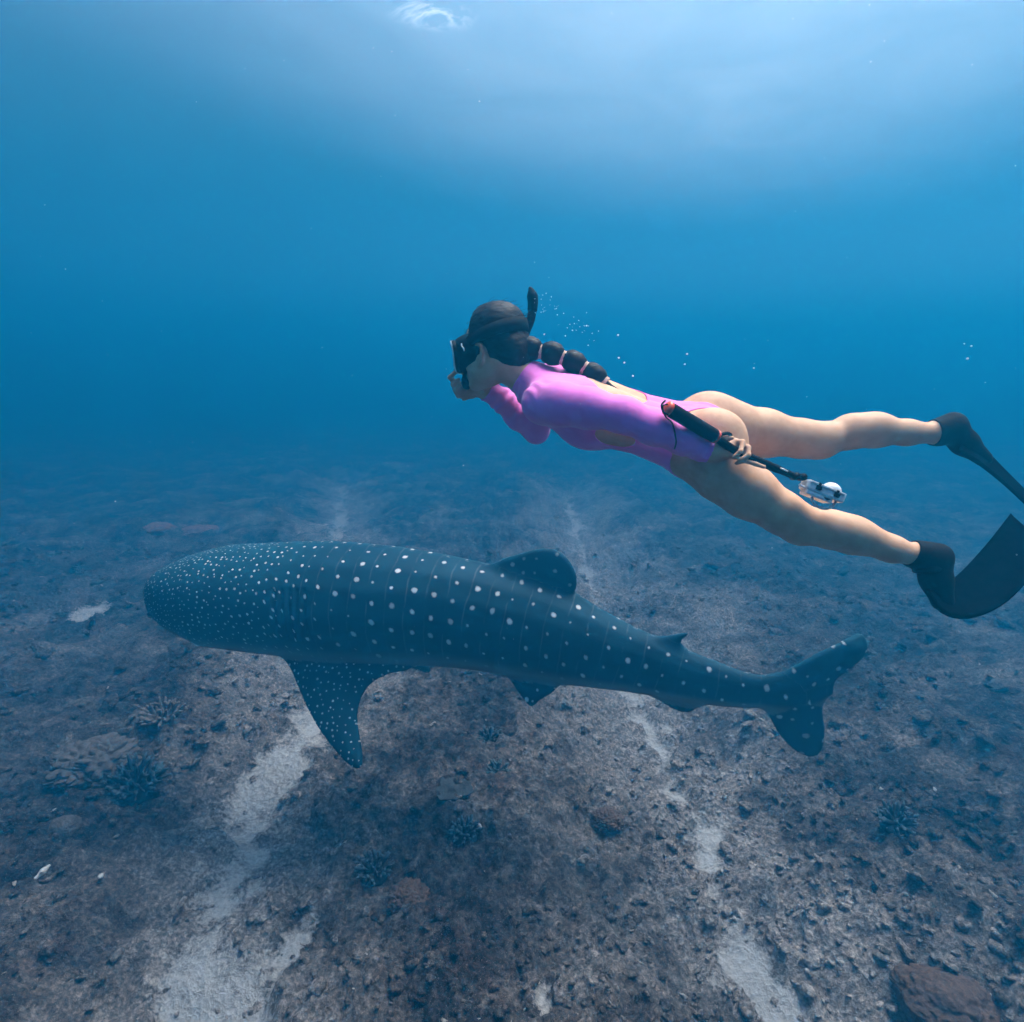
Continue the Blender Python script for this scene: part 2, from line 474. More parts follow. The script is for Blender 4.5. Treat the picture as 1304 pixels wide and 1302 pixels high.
def surface_nets(v, lo, h):
    ins = v < 0
    nx, ny, nz = v.shape
    cnt = np.zeros((nx - 1, ny - 1, nz - 1), np.int8)
    for a in (0, 1):
        for b in (0, 1):
            for c in (0, 1):
                cnt += ins[a:nx - 1 + a, b:ny - 1 + b, c:nz - 1 + c]
    act = (cnt > 0) & (cnt < 8)
    I = np.argwhere(act)
    idx = np.full(act.shape, -1, np.int32); idx[act] = np.arange(len(I))
    pos = np.zeros((len(I), 3)); num = np.zeros(len(I))
    corners = [(a, b, c) for a in (0, 1) for b in (0, 1) for c in (0, 1)]
    cv = {c: v[I[:, 0] + c[0], I[:, 1] + c[1], I[:, 2] + c[2]].astype(float) for c in corners}
    for c0 in corners:
        for ax in range(3):
            if c0[ax]: continue
            c1 = tuple(1 if i == ax else c0[i] for i in range(3))
            v0, v1 = cv[c0], cv[c1]
            m = (v0 < 0) != (v1 < 0)
            t = np.where(m, v0 / np.where(m, v0 - v1, 1), 0)
            p = np.tile(np.array(c0, float), (len(I), 1)); p[:, ax] += t
            pos += p * m[:, None]; num += m
    pos = lo + (I + pos / num[:, None]) * h
    quads = []
    for ax in range(3):
        o = [i for i in range(3) if i != ax]
        s0 = [slice(None)] * 3; s1 = [slice(None)] * 3
        s0[ax] = slice(0, -1); s1[ax] = slice(1, None)
        A, B = ins[tuple(s0)], ins[tuple(s1)]
        E = np.argwhere(A != B)
        E = E[(E[:, o[0]] >= 1) & (E[:, o[1]] >= 1) & (E[:, o[0]] < v.shape[o[0]] - 1) & (E[:, o[1]] < v.shape[o[1]] - 1)]
        flip = ~A[E[:, 0], E[:, 1], E[:, 2]]
        def cell(da, db):
            q = E.copy(); q[:, o[0]] += da; q[:, o[1]] += db
            return idx[q[:, 0], q[:, 1], q[:, 2]]
        Q = np.stack([cell(-1, -1), cell(0, -1), cell(0, 0), cell(-1, 0)], 1)
        if ax == 1: flip = ~flip
        Q[flip] = Q[flip][:, ::-1]
        quads.append(Q)
    return pos, np.concatenate(quads)

def neighbours_smooth(V, F, it=2, lam=0.5):
    e = np.concatenate([F[:, [i, (i + 1) % F.shape[1]]] for i in range(F.shape[1])])
    a = np.concatenate([e[:, 0], e[:, 1]]); b = np.concatenate([e[:, 1], e[:, 0]])
    deg = np.bincount(a, minlength=len(V)).astype(float)
    for _ in range(it):
        for l in (lam, -lam * 1.04):
            s = np.stack([np.bincount(a, V[b, i], minlength=len(V)) for i in range(3)], 1)
            V = V + l * (s / deg[:, None] - V)
    return V

def normals_of(V, F):
    d1 = V[F[:, 2]] - V[F[:, 0]]; d2 = V[F[:, -1]] - V[F[:, 1]]
    n = np.cross(d1, d2)
    N = np.zeros_like(V)
    for i in range(F.shape[1]):
        for c in range(3): N[:, c] += np.bincount(F[:, i], n[:, c], minlength=len(V))
    return N / (np.linalg.norm(N, axis=1, keepdims=True) + 1e-12)

def seg_d(P, a, ra, b, rb):
    a = np.asarray(a, float); b = np.asarray(b, float)
    ab = b - a; L2 = ab @ ab + 1e-12
    t = np.clip(((P - a) @ ab) / L2, 0, 1)
    q = P - a - t[:, None] * ab
    return np.sqrt((q * q).sum(1)) - (ra + (rb - ra) * t)

def chain(F, pts, k=0.02, kself=0.03):
    """pts: [(point, radius)], one limb"""
    def f(P):
        d = None
        for (a, ra), (b, rb) in zip(pts[:-1], pts[1:]):
            e = seg_d(P, a, ra, b, rb)
            d = e if d is None else smin(d, e, kself)
        return d
    A = np.array([p for p, r in pts]); r = max(r for p, r in pts)
    F.add(f, A.min(0) - r, A.max(0) + r, k)
    return f

def ellipsoid(F, c, axes, rad, k=0.02, mode='u'):
    c = np.asarray(c, float); M = np.array(axes, float); rad = np.array(rad, float)
    def f(P):
        q = ((P - c) @ M.T) / rad
        n = np.sqrt((q * q).sum(1))
        g = np.sqrt(((q / rad) ** 2).sum(1)) + 1e-9
        return n * (n - 1) / g
    r = rad.max()
    F.add(f, c - r, c + r, k, mode)
    return f

def poly_sd(X, Y, poly):
    """signed distance to a closed 2-D polygon"""
    p = np.asarray(poly, float); d = np.full(X.shape, 1e9); s = np.ones(X.shape)
    n = len(p); j = n - 1
    for i in range(n):
        e = p[j] - p[i]; wx, wy = X - p[i][0], Y - p[i][1]
        t = np.clip((wx * e[0] + wy * e[1]) / (e @ e + 1e-12), 0, 1)
        d = np.minimum(d, (wx - e[0] * t) ** 2 + (wy - e[1] * t) ** 2)
        c1 = Y >= p[i][1]; c2 = Y < p[j][1]; c3 = e[0] * wy > e[1] * wx
        s = np.where((c1 & c2 & c3) | (~c1 & ~c2 & ~c3), -s, s)
        j = i
    return s * np.sqrt(d)

def smooth_poly(pts, sub=6):
    """closed Catmull-Rom through the points"""
    p = np.asarray(pts, float); n = len(p); out = []
    for i in range(n):
        a, b, c, d = p[i - 1], p[i], p[(i + 1) % n], p[(i + 2) % n]
        for t in np.linspace(0, 1, sub, endpoint=False):
            out.append(0.5 * (2 * b + (c - a) * t + (2 * a - 5 * b + 4 * c - d) * t * t + (3 * b - a - 3 * c + d) * t ** 3))
    return np.array(out)

def spline(pts, n):
    """open Catmull-Rom resampled to n points"""
    p = np.asarray(pts, float); p = np.vstack([2 * p[0] - p[1], p, 2 * p[-1] - p[-2]])
    m = len(p) - 3; out = []
    for u in np.linspace(0, m - 1e-6, n):
        i = int(u); t = u - i; a, b, c, d = p[i:i + 4]
        out.append(0.5 * (2 * b + (c - a) * t + (2 * a - 5 * b + 4 * c - d) * t * t + (3 * b - a - 3 * c + d) * t ** 3))
    return np.array(out)

def tube(path, rad, seg=12, cap=True, flat=None):
    """verts, faces of a tube along path (n,3); rad scalar or (n,)"""
    P = np.asarray(path, float); n = len(P); rad = np.broadcast_to(np.asarray(rad, float), (n,))
    T = np.gradient(P, axis=0); T /= np.linalg.norm(T, axis=1, keepdims=True) + 1e-12
    ref = np.array((0.13, 0.31, 0.94)); u = np.cross(T[0], ref); u /= np.linalg.norm(u)
    V = []; 
    for i in range(n):
        u = u - T[i] * (u @ T[i]); u /= np.linalg.norm(u)
        w = np.cross(T[i], u)
        for a in np.linspace(0, 2 * math.pi, seg, endpoint=False):
            V.append(P[i] + rad[i] * (math.cos(a) * u + math.sin(a) * w))
    Fc = [(i * seg + j, i * seg + (j + 1) % seg, (i + 1) * seg + (j + 1) % seg, (i + 1) * seg + j) for i in range(n - 1) for j in range(seg)]
    if cap:
        Fc.append(tuple(range(seg - 1, -1, -1))); Fc.append(tuple((n - 1) * seg + j for j in range(seg)))
    return np.array(V), Fc

def clip_mesh(V, F, phi, extra=None):
    """the part of a mesh with phi > 0, cut cleanly along phi = 0 (triangles out)"""
    T = np.concatenate([F[:, [0, 1, 2]], F[:, [0, 2, 3]]]) if F.shape[1] == 4 else F
    s = phi > 0
    c = s[T].sum(1)
    keep = T[c == 3]
    newV = list(); cache = {}; out = []
    base = len(V)
    def cut(a, b):
        key = (a, b) if a < b else (b, a)
        if key not in cache:
            t = phi[a] / (phi[a] - phi[b])
            cache[key] = base + len(newV); newV.append((a, b, t))
        return cache[key]
    for tri in T[(c > 0) & (c < 3)]:
        poly = []
        for i in range(3):
            a, b = int(tri[i]), int(tri[(i + 1) % 3])
            if s[a]: poly.append(a)
            if s[a] != s[b]: poly.append(cut(a, b))
        for i in range(1, len(poly) - 1): out.append((poly[0], poly[i], poly[i + 1]))
    allF = np.concatenate([keep, np.array(out, int).reshape(-1, 3)])
    nv = np.array([(a, b) for a, b, t in newV], int).reshape(-1, 2); tt = np.array([t for _, _, t in newV]).reshape(-1, 1)
    def ext(A): return np.concatenate([A, A[nv[:, 0]] * (1 - tt) + A[nv[:, 1]] * tt]) if len(nv) else A
    V2 = ext(V); used = np.unique(allF)
    mp = np.full(len(V2), -1); mp[used] = np.arange(len(used))
    return V2[used], mp[allF], [ext(e)[used] for e in (extra or [])]
# ------------------------------------------------------------------ whale shark
def build_shark():
    SP = [(183, 752, 5.25), (230, 755, 5.18), (290, 758, 5.10), (430, 767, 4.90), (560, 778, 4.72), (680, 803, 4.56), (800, 839, 4.40),
          (900, 868, 4.25), (985, 882, 4.12), (1050, 879, 4.06), (1125, 868, 4.05)]
    pix = np.array(SP)
    sp = spline([c2w(cp(*p)) for p in SP], 240); pxl = spline(SP, 240)
    seg = np.linalg.norm(np.diff(sp, axis=0), axis=1); S = np.concatenate([[0], np.cumsum(seg)])
    T = np.gradient(sp, axis=0); T /= np.linalg.norm(T, axis=1, keepdims=True)
    Lf = np.cross(T, np.array((0, 0, 1.0))); Lf /= np.linalg.norm(Lf, axis=1, keepdims=True)
    U = np.cross(Lf, T)
    sx = lambda px: float(np.interp(px, pxl[:, 0], S))          # arc length below a photo column
    ALPHA = R(22)
    def loc(px, py):                                            # photo point on the shark's mid-plane -> (s, y)
        i = int(np.argmin((pxl[:, 0] - px) ** 2 + (pxl[:, 1] - py) ** 2))
        t = pxl[min(i + 1, 239), :2] - pxl[max(i - 1, 0), :2]; t /= np.linalg.norm(t)
        nrm = np.array((t[1], -t[0]))
        q = np.array((px, py)) - pxl[i, :2]; m = pxl[i, 2] / FPX
        return (S[i] + (q @ t) * m, (q @ nrm) * m / math.cos(ALPHA))
    # silhouette: column, top, bottom
    SIL = [(193, 748, 756), (195, 743, 761), (199, 737, 767), (206, 728, 776), (218, 717, 787), (240, 706, 800), (284, 694, 819), (340, 691, 829), (385, 689, 836), (430, 689, 843), (500, 696, 846), (560, 706, 849),
           (620, 719, 856), (680, 737, 868), (730, 760, 877), (800, 797, 884), (840, 814, 890), (900, 838, 899), (950, 857, 903), (985, 863, 901), (1030, 868, 893), (1060, 872, 886)]
    s_k, h_k, c_k = [], [], []
    for px, yt, yb in SIL:
        (s0, y0), (s1, y1) = loc(px, yt), loc(px, yb)
        s_k.append(sx(px)); h_k.append((y0 - y1) / 2 * math.cos(ALPHA)); c_k.append((y0 + y1) / 2)
    rat = np.interp(s_k, [0, 0.6, 1.4, 2.4, 3.6, 4.6, 6], [1.3, 1.28, 1.05, 0.88, 0.74, 0.6, 0.3])
    H = np.array(h_k) / np.sqrt(math.cos(ALPHA) ** 2 + (rat * math.sin(ALPHA)) ** 2); W = H * rat
    c_k = np.array(c_k) * 0.8; s_k = np.array(s_k)
    from_s = lambda s: (np.interp(s, s_k, H), np.interp(s, s_k, W), np.interp(s, s_k, c_k))
    SMAX = sx(1125)
    def body(P):
        h, w, c = from_s(P[:, 0])
        y = (P[:, 1] - c); z = P[:, 2]
        th = np.arctan2(z / w, y / h)                           # 0 dorsal, pi ventral
        rid = sum(0.011 * np.exp(-((np.abs(th) - a) / 0.12) ** 2) for a in (0.62, 1.02, 1.45)) * sstep(1.2, 2.0, P[:, 0])
        rid += 0.012 * np.exp(-(th / 0.18) ** 2) * sstep(0.9, 1.8, P[:, 0])
        # flat crown of the head, belly a little flat
        sup = 2.0 + 0.6 * sstep(1.6, 0.2, P[:, 0])
        q = (np.abs(y / h) ** sup + np.abs(z / w) ** sup) ** (1 / sup)
        d = (q - 1 - rid) * np.minimum(h, w) * 0.95
        ends = np.maximum(s_k[0] - P[:, 0], P[:, 0] - s_k[-1])
        d = np.where(ends > 0, np.sqrt(np.clip(d, 0, None) ** 2 + ends ** 2), d)
        # gill slits
        for i in range(5):
            g = sx(392) + 0.062 * i
            m = (np.abs(np.abs(th) - 1.45) < 0.42)
            d = d + np.where(m, 0.016 * np.exp(-((P[:, 0] - g - 0.03 * (np.abs(th) - 1.4)) / 0.013) ** 2), 0)
        return d
    F = Field((-0.08, -1.35, -1.25), (SMAX + 0.45, 1.0, 1.25), 0.0125)
    F.add(body, (0, -0.7, -0.7), (s_k[-1], 0.7, 0.7), 0)
    fins = []                                                   # (polygon in fin plane, origin, e_chord, e_span, thickness)
    def fin(poly, org, ec, es, th, k=0.05, cell=0.12, tmin=0.010, plain=0.0):
        org, ec, es = (np.array(a, float) for a in (org, ec, es))
        ec /= np.linalg.norm(ec); es -= ec * (es @ ec); es /= np.linalg.norm(es); en = np.cross(ec, es)
        poly = np.array(poly)
        def f(P):
            q = P - org; X, Y, Z = q @ ec, q @ es, q @ en
            d2 = poly_sd(X, Y, poly)
            t = tmin + th * np.sqrt(np.clip(-d2 / 0.16, 0, 1))
            return np.where(d2 < 0, np.abs(Z) - t, np.sqrt(d2 ** 2 + np.clip(np.abs(Z) - tmin, 0, None) ** 2))
        c3 = org + poly[:, :1] * ec + poly[:, 1:2] * es
        F.add(f, c3.min(0) - 0.05, c3.max(0) + 0.05, k)
        fins.append((f, org, ec, es, cell, plain))
    mid = lambda pts: smooth_poly([loc(a, b) for a, b in pts], 5)
    # first dorsal with its free rear tip, second dorsal, anal
    fin(mid([(618, 742), (640, 719), (668, 710), (695, 704), (716, 706), (731, 719), (739, 738), (735, 754), (722, 758), (733, 757), (745, 766), (756, 782), (720, 800), (660, 790)]), (0, 0, 0), (1, 0, 0), (0, 1, 0), 0.05, 0.06, 0.11, plain=0.7)
    fin(mid([(815, 830), (836, 816), (856, 810), (878, 807), (868, 818), (872, 834), (850, 850)]), (0, 0, 0), (1, 0, 0), (0, 1, 0), 0.03, plain=1.0)
    fin(mid([(830, 880), (848, 899), (870, 908), (884, 903), (890, 890)]), (0, 0, 0), (1, 0, 0), (0, 1, 0), 0.03)
    # tail fin
    fin(mid([(965, 872), (1000, 856), (1040, 832), (1072, 815), (1088, 808), (1096, 818), (1095, 833), (1082, 848), (1058, 868), (1048, 886), (1047, 905), (1052, 930), (1050, 952), (1039, 966), (1016, 961), (992, 938), (976, 904)]),
        (0, 0, 0), (1, 0, 0), (0, 1, 0), 0.045, 0.06, plain=0.35)
    # curled tip of the upper lobe
    a0 = np.array([*loc(1080, 824), 0.0]); a1 = np.array([*loc(1102, 829), -0.08]); a2 = np.array([*loc(1124, 834), -0.20])
    F.add(lambda P: np.minimum(seg_d(P, a0, 0.05, a1, 0.032), seg_d(P, a1, 0.032, a2, 0.012)), a0 - .4, a0 + .4, 0.04)
    # pectorals: root under the gills, blade swept down, out and back
    s0, s1 = sx(383), sx(500)
    hh, ww, cc = from_s(np.array([(s0 + s1) / 2])); hh, ww, cc = float(hh[0]), float(ww[0]), float(cc[0])
    ch = s1 - s0
    for sd in (1, -1):
        poly = smooth_poly([(-0.02, -0.22), (-0.02, 0.0), (0.05, 0.15), (0.14, 0.36), (0.26, 0.58), (0.40, 0.75), (0.49, 0.79), (0.51, 0.70), (0.47, 0.48), (0.475, 0.32), (0.54, 0.17), (0.66, 0.07), (ch, 0.0), (ch, -0.18)], 5)
        poly = np.stack([poly[:, 0] * 1.30 + 0.20 * np.clip(poly[:, 1], 0, 1), poly[:, 1] * 0.93], 1)
        fin(poly, (s0 + 0.02, cc - 0.70 * hh, sd * 0.62 * ww), (1, -0.02, 0.0), (0, -0.80, sd * 0.60), 0.045, 0.07, 0.055)
        # pelvics
        p0 = sx(652); h2, w2, c2 = (float(a[0]) for a in from_s(np.array([sx(690)])))
        poly = smooth_poly([(0, -0.06), (0.08, 0.06), (0.22, 0.17), (0.30, 0.20), (0.35, 0.14), (0.44, 0.03), (0.40, -0.08)], 5)
        fin(poly, (p0, c2 - 0.80 * h2, sd * 0.45 * w2), (1, -0.03, 0), (0, -0.85, sd * 0.5), 0.03, 0.05)
    V, Q = F.mesh()
    V = neighbours_smooth(V, Q, 4, 0.5)
    # skin pattern coordinates
    cell_k = np.array([0.034, 0.039, 0.050, 0.070, 0.100, 0.132, 0.142, 0.142, 0.135, 0.135])
    cell_s = np.array([-0.1, 0.3, 0.8, sx(380), sx(415), sx(450), sx(520), 3.5, 4.4, 6.5])
    ss = np.linspace(-0.3, 6.8, 2000); uu = np.cumsum(1 / np.interp(ss, cell_s, cell_k)) * (ss[1] - ss[0])
    h, w, c = from_s(V[:, 0])
    th = np.abs(np.arctan2(V[:, 2] / w, (V[:, 1] - c) / h))
    rr = (h + w) / 2
    cl = np.interp(V[:, 0], cell_s, cell_k)
    uv = np.stack([np.interp(V[:, 0], ss, uu), th * rr / cl, np.zeros(len(V))], 1)
    uv[:, 1] += np.where(V[:, 2] < 0, 37.5, 0)
    zone = sstep(sx(395), sx(440), V[:, 0])
    belly = sstep(1.95, 2.35, th)
    b = body(V); isfin = np.zeros(len(V))
    for f, org, ec, es, cell, plain in fins:
        d = f(V); m = (d < b - 0.02)
        q = V[m] - org
        uv[m] = np.stack([(q @ ec) / cell + 53.3, (q @ es) / cell + 11.7, np.zeros(m.sum())], 1)
        zone[m] = 0.0; belly[m] = 0.0; isfin[m] = plain
    # bend the straight fish onto its spine
    def place(P):
        g = lambda A: np.stack([np.interp(P[:, 0], S, A[:, i]) for i in range(3)], 1)
        over = np.clip(P[:, 0] - S[-1], 0, None)[:, None] * T[-1] + np.clip(P[:, 0], None, 0)[:, None] * T[0]
        return g(sp) + over + P[:, 1:2] * g(U) + P[:, 2:3] * g(Lf)
    W3 = place(V)
    t = NT('whale_shark_skin')
    at = t.n('ShaderNodeAttribute', attribute_name='pattern'); zn = t.n('ShaderNodeAttribute', attribute_name='zone'); bl = t.n('ShaderNodeAttribute', attribute_name='belly'); fi = t.n('ShaderNodeAttribute', attribute_name='fin')
    vo = t.n('ShaderNodeTexVoronoi', feature='F1', voronoi_dimensions='2D', Scale=1.0)
    bend = t.n('ShaderNodeVectorMath', operation='ADD'); nzv = t.noise(t.geo(), 2.2, 2); sv = t.n('ShaderNodeVectorMath', operation='SCALE'); sv.inputs['Scale'].default_value = 0.6
    t.l(nzv.outputs['Color'], sv.inputs[0]); t.l(at.outputs['Vector'], bend.inputs[0]); t.l(sv.outputs[0], bend.inputs[1]); t.l(bend.outputs[0], vo.inputs['Vector'])
    t.l(t.math('SUBTRACT', 0.75, t.math('MULTIPLY', zn.outputs['Fac'], 0.58)), vo.inputs['Randomness'])
    sep = t.n('ShaderNodeSeparateColor'); t.l(vo.outputs['Color'], sep.inputs[0])
    g = t.geo(); fine = t.noise(g, 60, 3); blot = t.noise(g, 3.0, 4)
    rad = t.math('ADD', 0.075, t.math('MULTIPLY', sep.outputs[0], 0.10))
    rad = t.math('ADD', rad, t.math('MULTIPLY', t.math('SUBTRACT', fine.outputs[0], 0.5), 0.09))
    rad = t.math('ADD', rad, t.math('MULTIPLY', t.math('SUBTRACT', 1.0, zn.outputs['Fac']), 0.02))
    rad = t.math('ADD', rad, t.math('MULTIPLY', t.math('MULTIPLY', fi.outputs['Fac'], 1.0), 0.0))
    dd = t.math('SUBTRACT', rad, vo.outputs['Distance'])
    spot = t.ramp(t.math('MULTIPLY', dd, 9.0, True), [(0.0, 0.0), (0.7, 1.0)]).outputs[0]
    spot = t.math('MULTIPLY', spot, t.math('ADD', 0.58, t.math('MULTIPLY', sep.outputs[1], 0.42)))
    # faint bars between the columns of spots
    sx_ = t.n('ShaderNodeSeparateXYZ'); t.l(at.outputs['Vector'], sx_.inputs[0])
    wob = t.math('ADD', sx_.outputs[0], t.math('MULTIPLY', t.math('SUBTRACT', blot.outputs[0], 0.5), 0.5))
    fr = t.math('ABSOLUTE', t.math('SUBTRACT', t.math('FRACT', t.math('ADD', wob, 0.0)), 0.5))
    bar = t.ramp(fr, [(0.0, 1.0), (0.06, 0.0)]).outputs[0]
    bar = t.math('MULTIPLY', t.math('MULTIPLY', bar, zn.outputs['Fac']), t.math('MULTIPLY', t.ramp(t.noise(g, 7, 3).outputs[0], [(0.40, 0.0), (0.62, 1.0)]).outputs[0], 0.085))
    pat = t.math('MULTIPLY', t.math('MAXIMUM', spot, bar), t.math('SUBTRACT', t.math('SUBTRACT', 1.0, bl.outputs['Fac']), fi.outputs['Fac'], True), True)
    base = t.ramp(blot.outputs[0], [(0.3, (0.004, 0.034, 0.058)), (0.7, (0.009, 0.056, 0.088))]).outputs[0]
    base = t.mix(t.math('MULTIPLY', t.math('SUBTRACT', 1.0, zn.outputs['Fac']), 0.35), base, (0.012, 0.078, 0.118))
    base = t.mix(t.math('MULTIPLY', bl.outputs['Fac'], 0.6), base, (0.22, 0.24, 0.25))
    col = t.mix(pat, base, (0.82, 0.86, 0.86))
    t.bsdf(col, 0.65, 0.12, fine.outputs[0], 0.2, 0.004)
    root = empty('whale_shark', sp[110])
    bd = mesh_obj('body', W3, Q[:, ::-1], t.m, root)
    attr(bd, 'pattern', uv, 'FLOAT_VECTOR'); attr(bd, 'zone', zone); attr(bd, 'belly', belly); attr(bd, 'fin', isfin)
    tag(root, 'spotted dark blue whale shark gliding left just above the sea floor', 'whale shark')
    em = simple('shark_eye', (0.01, 0.012, 0.015), 0.15, 0.6)
    for sd in (1, -1):
        h, w, c = (float(a[0]) for a in from_s(np.array([0.33])))
        ctr = place(np.array([[0.33, c - 0.35 * h, sd * w * 0.955]]))[0]
        bm = bmesh.new(); bmesh.ops.create_uvsphere(bm, u_segments=16, v_segments=10, radius=0.03)
        v = np.array([tuple(q.co) for q in bm.verts]) + ctr; f = [[q.index for q in p.verts] for p in bm.faces]; bm.free()
        mesh_obj('eye', v, f, em, root)
build_shark()
# ------------------------------------------------------------------ free diver
def unit(v): v = np.asarray(v, float); return v / np.linalg.norm(v)

skin_t = NT('skin'); _g = skin_t.geo()
_n1 = skin_t.noise(_g, 14, 4); _n2 = skin_t.noise(_g, 160, 3)
_n3 = skin_t.noise(_g, 55, 4, 0.7)
_c = skin_t.ramp(skin_t.math('ADD', skin_t.math('MULTIPLY', _n1.outputs[0], 0.7), skin_t.math('MULTIPLY', _n3.outputs[0], 0.3)), [(0.35, (0.60, 0.325, 0.195)), (0.65, (0.72, 0.425, 0.265))]).outputs[0]
_b = skin_t.bsdf(_c, 0.6, 0.2, _n2.outputs[0], 0.08, 0.002)
_b.inputs['Subsurface Weight'].default_value = 0.15; _b.inputs['Subsurface Radius'].default_value = (0.02, 0.008, 0.004); _b.inputs['Subsurface Scale'].default_value = 0.5
SKIN = skin_t.m

def fabric(name, col, dark):
    t = NT(name); g = t.geo()
    wv = t.n('ShaderNodeTexWave', wave_type='BANDS', Scale=9.0, Distortion=9.0, Detail=3.0); wv.inputs['Detail Scale'].default_value = 1.6
    mp = t.n('ShaderNodeMapping'); mp.inputs['Rotation'].default_value = (0.3, 0.6, 0.9); t.l(g, mp.inputs[0]); t.l(mp.outputs[0], wv.inputs['Vector'])
    nz = t.noise(g, 9, 4, 0.5, 0.5); fine = t.noise(g, 500, 2)
    c = t.ramp(nz.outputs[0], [(0.3, dark), (0.7, col)]).outputs[0]
    h = t.math('ADD', t.math('MULTIPLY', wv.outputs['Fac'], t.math('MULTIPLY', nz.outputs[0], 0.5)), t.math('ADD', nz.outputs[0], t.math('MULTIPLY', fine.outputs[0], 0.04)))
    b = t.bsdf(c, 0.65, 0.15, h, 0.16, 0.010)
    b.inputs['Sheen Weight'].default_value = 0.25
    return t.m
SUIT = fabric('pink_lycra', (0.92, 0.22, 0.70), (0.86, 0.18, 0.64))
NEO = simple('black_neoprene', (0.003, 0.0033, 0.0045), 0.75, 0.06, 90, 0.4, 0.2, 0.002)
RUB = simple('black_rubber', (0.003, 0.0035, 0.005), 0.6, 0.10, 60, 0.3, 0.05, 0.001)
BLADE = simple('fin_blade', (0.0022, 0.0030, 0.0050), 0.9, 0.0, 30, 0.5, 0.1, 0.001)
ORANGE = simple('orange_plastic', (0.80, 0.085, 0.03), 0.35, 0.4, 50, 0.12)
WHITE = simple('white_plastic', (0.78, 0.79, 0.80), 0.3, 0.5, 50, 0.06)
BAND = simple('cream_hair_tie', (0.70, 0.50, 0.40), 0.7, 0.2, 120, 0.2)
hair_t = NT('dark_hair'); _g = hair_t.geo()
_m = hair_t.n('ShaderNodeMapping'); _m.inputs['Scale'].default_value = (30, 240, 240); hair_t.l(_g, _m.inputs[0])
_n1 = hair_t.noise(_m.outputs[0], 1.0, 4, 0.7, 0.3)
_c = hair_t.ramp(_n1.outputs[0], [(0.3, (0.003, 0.002, 0.003)), (0.75, (0.012, 0.006, 0.006))]).outputs[0]
hair_t.bsdf(_c, 0.55, 0.10, _n1.outputs[0], 0.35, 0.003)
HAIR = hair_t.m

